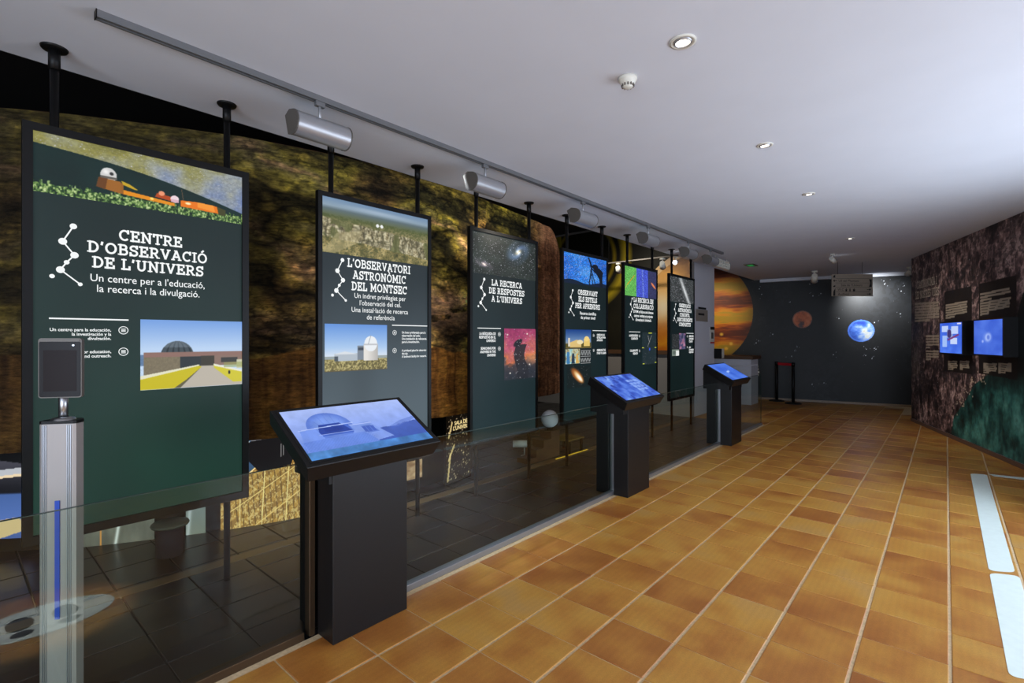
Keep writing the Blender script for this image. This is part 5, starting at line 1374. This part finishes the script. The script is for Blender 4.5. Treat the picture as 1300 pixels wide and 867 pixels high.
def figure(x, k, w_=.014):
    m = A + xd * wd * x + UP * (z0 + row * k + .008) + nr * .003; bm = bmesh.new()
    prism([m - xd * w_, m + xd * w_, m + xd * w_ * 1.2 + UP * .04, m - xd * w_ * 1.2 + UP * .04], nr * .001, bm); c_ = m + UP * .052; prism([c_ + xd * .008 * math.cos(a) + UP * .008 * math.sin(a) for a in np.linspace(0, 2 * PI, 10, endpoint=False)], nr * .001, bm); obj('pictogram', bm, M_ink, t)
figure(.35, 1); figure(.44, 1, .01); figure(.54, 1, .018)
for (x, k, hgt) in ((.055, 4.2, .7), (.055, 2.1, .4), (.055, .1, 1.7)):
    m = A + xd * wd * x + UP * (z0 + row * k) + nr * .003; obj('border_mark', prism([m - xd * .02, m + xd * .02, m + xd * .022 + UP * row * hgt, m + xd * .004 + UP * row * hgt * .8, m - xd * .014 + UP * row * hgt * .55], nr * .001), M_ink, t)
m = A + xd * wd * .945 + UP * (z0 + row * 2.1) + nr * .003; obj('border_mark', prism([m - xd * .03, m + xd * .02, m + xd * .02 + UP * row * 1.7, m - xd * .03 + UP * row * 1.75, m - xd * .004 + UP * row * .9], nr * .001), M_ink, t)

# ------------------------------------------------------------------ small ceiling fittings
def small_spot(name, label, p, aim, s=1.0, lit=False, group='small white ceiling spots'):
    t = thing(name, label, 'spotlight', p, group); p = Vector(p); a = (Vector(aim) - p); h = p - UP * .09 * s; a = (Vector(aim) - h).normalized()
    obj('mount', lathe([(.001, 0), (.035 * s, 0), (.035 * s, -.02 * s), (.001, -.02 * s)], 16, c=p), M_plastic, t); obj('arm', cyl(p - UP * .02 * s, h, .008 * s, n=8), M_plastic, t)
    obj('head', cyl(h - a * .05 * s, h + a * .06 * s, .032 * s, .042 * s, 18), M_plastic, t)
    if lit: obj('lamp', cyl(h + a * .0601 * s, h + a * .064 * s, .034 * s, n=18), M_whitelamp, t)
small_spot('ceiling_spotlight', 'small white spotlight on the ceiling between the downlights and hanging sign', onz(1057, 322.5, CEIL - .001), (12.9, .6, 1.5), 1.1, True)
small_spot('ceiling_spotlight', 'small white spotlight before the black wall, left of the hanging sign', onz(1034, 344, CEIL - .05) , Ea + edir * 1.2 + UP * 1.5, 1.6)
small_spot('ceiling_spotlight', 'small white spotlight at the corner of the right wall top', onz(1154, 339, CEIL - .001), Ea + edir * 2.4 + UP * 2, 1.2)
# second rail over the gallery
ry = [onX(773, 334, 8.3), onX(861, 323, 8.3)]; t = thing('gallery_rail', 'thin white lighting rail high over the gallery behind the panels', 'lighting track', (8.3, ry[0].y, ry[0].z))
obj('rail', box(8.28, 8.32, ry[0].y + .8, ry[1].y, ry[0].z - .012, ry[0].z + .008), M_spotcap, t)
for yy in (ry[0].y, ry[1].y + .1): obj('hanger', cyl((8.3, yy, ry[0].z), (8.3, yy, 3.9), .004, n=6), M_black, t)
for u, lb, lit in ((785, 'small white spotlight on the gallery rail, left one', False), (841, 'small white spotlight on the gallery rail, middle one', False), (858, 'bright lit spotlight above the orange planet mural', True)):
    q = onX(u, 330, 8.3); p_ = Vector((8.3, q.y, ry[0].z - .02))
    small_spot('gallery_spotlight', lb, p_, (2.0, 2.6, 1.2) if lit else (9.4, q.y + .4, 2.2), 1.0 if lit else 1.3, lit, 'gallery rail spots')
# exit light and grille fitting
q = onz(953, 336.3, CEIL); t = thing('emergency_exit_light', 'flush ceiling exit light glowing green near the planet mural', 'exit light', q)
obj('frame', box(q.x - .17, q.x + .17, q.y - .09, q.y + .09, CEIL - .012, CEIL), M_spotcap, t); obj('glow', box(q.x - .1, q.x + .1, q.y - .05, q.y + .05, CEIL - .016, CEIL - .0125), M_green, t)
LY = 3.0; q = onY(917, 334, LY); t = thing('louvre_fitting', 'white ceiling light fitting with louvre grid behind the far end of the rail', 'light fitting', (q.x, LY, q.z))
x0, x1, zz0, zz1 = onY(908, 334, LY).x, onY(927, 334, LY).x, onY(917, 340, LY).z, onY(917, 329.5, LY).z
bm = bmesh.new(); bxyz(bm, x0, x1, LY, LY + .06, zz1 - .03, zz1); bxyz(bm, x0, x1, LY, LY + .06, zz0, zz0 + .02); bxyz(bm, x0, x0 + .03, LY, LY + .06, zz0, zz1); bxyz(bm, x1 - .03, x1, LY, LY + .06, zz0, zz1); obj('frame', bm, M_plastic, t)
obj('reflector', box(x0 + .02, x1 - .02, LY + .06, LY + .07, zz0 + .01, zz1 - .01), M_spotcap, t)
for k in range(5):
    X = x0 + (x1 - x0) * (k + 1) / 6; obj('fin', box(X - .01, X + .01, LY, LY + .06, zz0 + .02, zz1 - .03), M_plastic, t)
for k in range(2): Z_ = zz0 + (zz1 - zz0) * (k + 1) / 3; obj('fin', box(x0 + .03, x1 - .03, LY + .005, LY + .05, Z_ - .006, Z_ + .006), M_plastic, t)
for X in (x0 + .1, x1 - .1): obj('hanger', cyl((X, LY + .03, zz1), (X, LY + .03, CEIL), .006, n=6), M_plastic, t)

# ------------------------------------------------------------------ gallery exhibits seen through the glass
c = dep(697.8, 531.6, 6.4); r_ = .112
t = thing('globe_model', 'white globe on a black stand behind the glass, between two info panels', 'globe', (c.x, c.y, 0))
obj('ball', sphere(c, r_), mat('white_satin_globe', (246, 245, 250), .45), t); obj('collar', cyl(c - UP * (r_ + .03), c - UP * (r_ - .012), .045, n=20), M_black, t)
bm = bmesh.new(); base = Vector((c.x, c.y, 0)); h0 = c.z - r_ - .03
bxyz(bm, c.x - .09, c.x + .09, c.y - .09, c.y + .09, 0, h0); obj('pedestal', bm, M_wood, t)
for k in range(3): obj('step', box(c.x - .24 - .15 * k, c.x - .09 - .15 * k - (0 if k else .001), c.y - .09, c.y + .09, 0, h0 - .09 * (k + 1) if h0 - .09 * (k + 1) > .02 else .02), M_wood, t)
q = dep(717, 555, 6.6); t = thing('low_display_table', 'low brown display table beside the white globe', 'table', (q.x, q.y, 0))
obj('top', box(q.x - .14, q.x + .22, q.y - .16, q.y + .16, q.z - .02, q.z, .003), mat('olive_wood', (120, 92, 40), .5), t)
for a in (-1, 1):
    for b in (-1, 1): obj('leg', box(q.x + .04 + a * .14 - .015, q.x + .04 + a * .14 + .015, q.y + b * .14 - .015, q.y + b * .14 + .015, 0, q.z - .021), M_black, t)
q = onz(666, 580); t = thing('floor_projector', 'small white projector lamp on a round foot on the gallery floor', 'projector', q)
obj('foot', lathe([(.001, .02), (.05, .018), (.055, 0)], 20, c=q), M_plastic, t); obj('stem', cyl(q + UP * .018, q + UP * .13, .01), M_plastic, t); obj('head', cyl(q + UP * .165 - RT * .15, q + UP * .165 + RT * .03, .045, n=20), M_plastic, t)
q = onz(216, 703); t = thing('reflection_stand_in', 'low dark round form standing in for a reflection before the lit mural', 'stool', q)  # solid form added where floor stickers mirror in the glass
obj('body', cyl(q, q + UP * .2, .085, n=28), mat('dark_purple_body', (44, 30, 36), .8), t); obj('top', lathe([(.001, .222), (.11, .22), (.115, .21), (.11, .2), (.001, .2)], 28, c=q), mat('dull_green_top', (90, 88, 74), .6), t)

bpy.context.view_layer.update()
# everything is modelled in world space: bring children of thing-empties into place
for o in list(COL.objects):
    if o.parent and o.parent.type != 'EMPTY' and o.name.split('.')[0] in ('ceiling_plate', 'sleeve'):
        o.matrix_parent_inverse = Matrix()
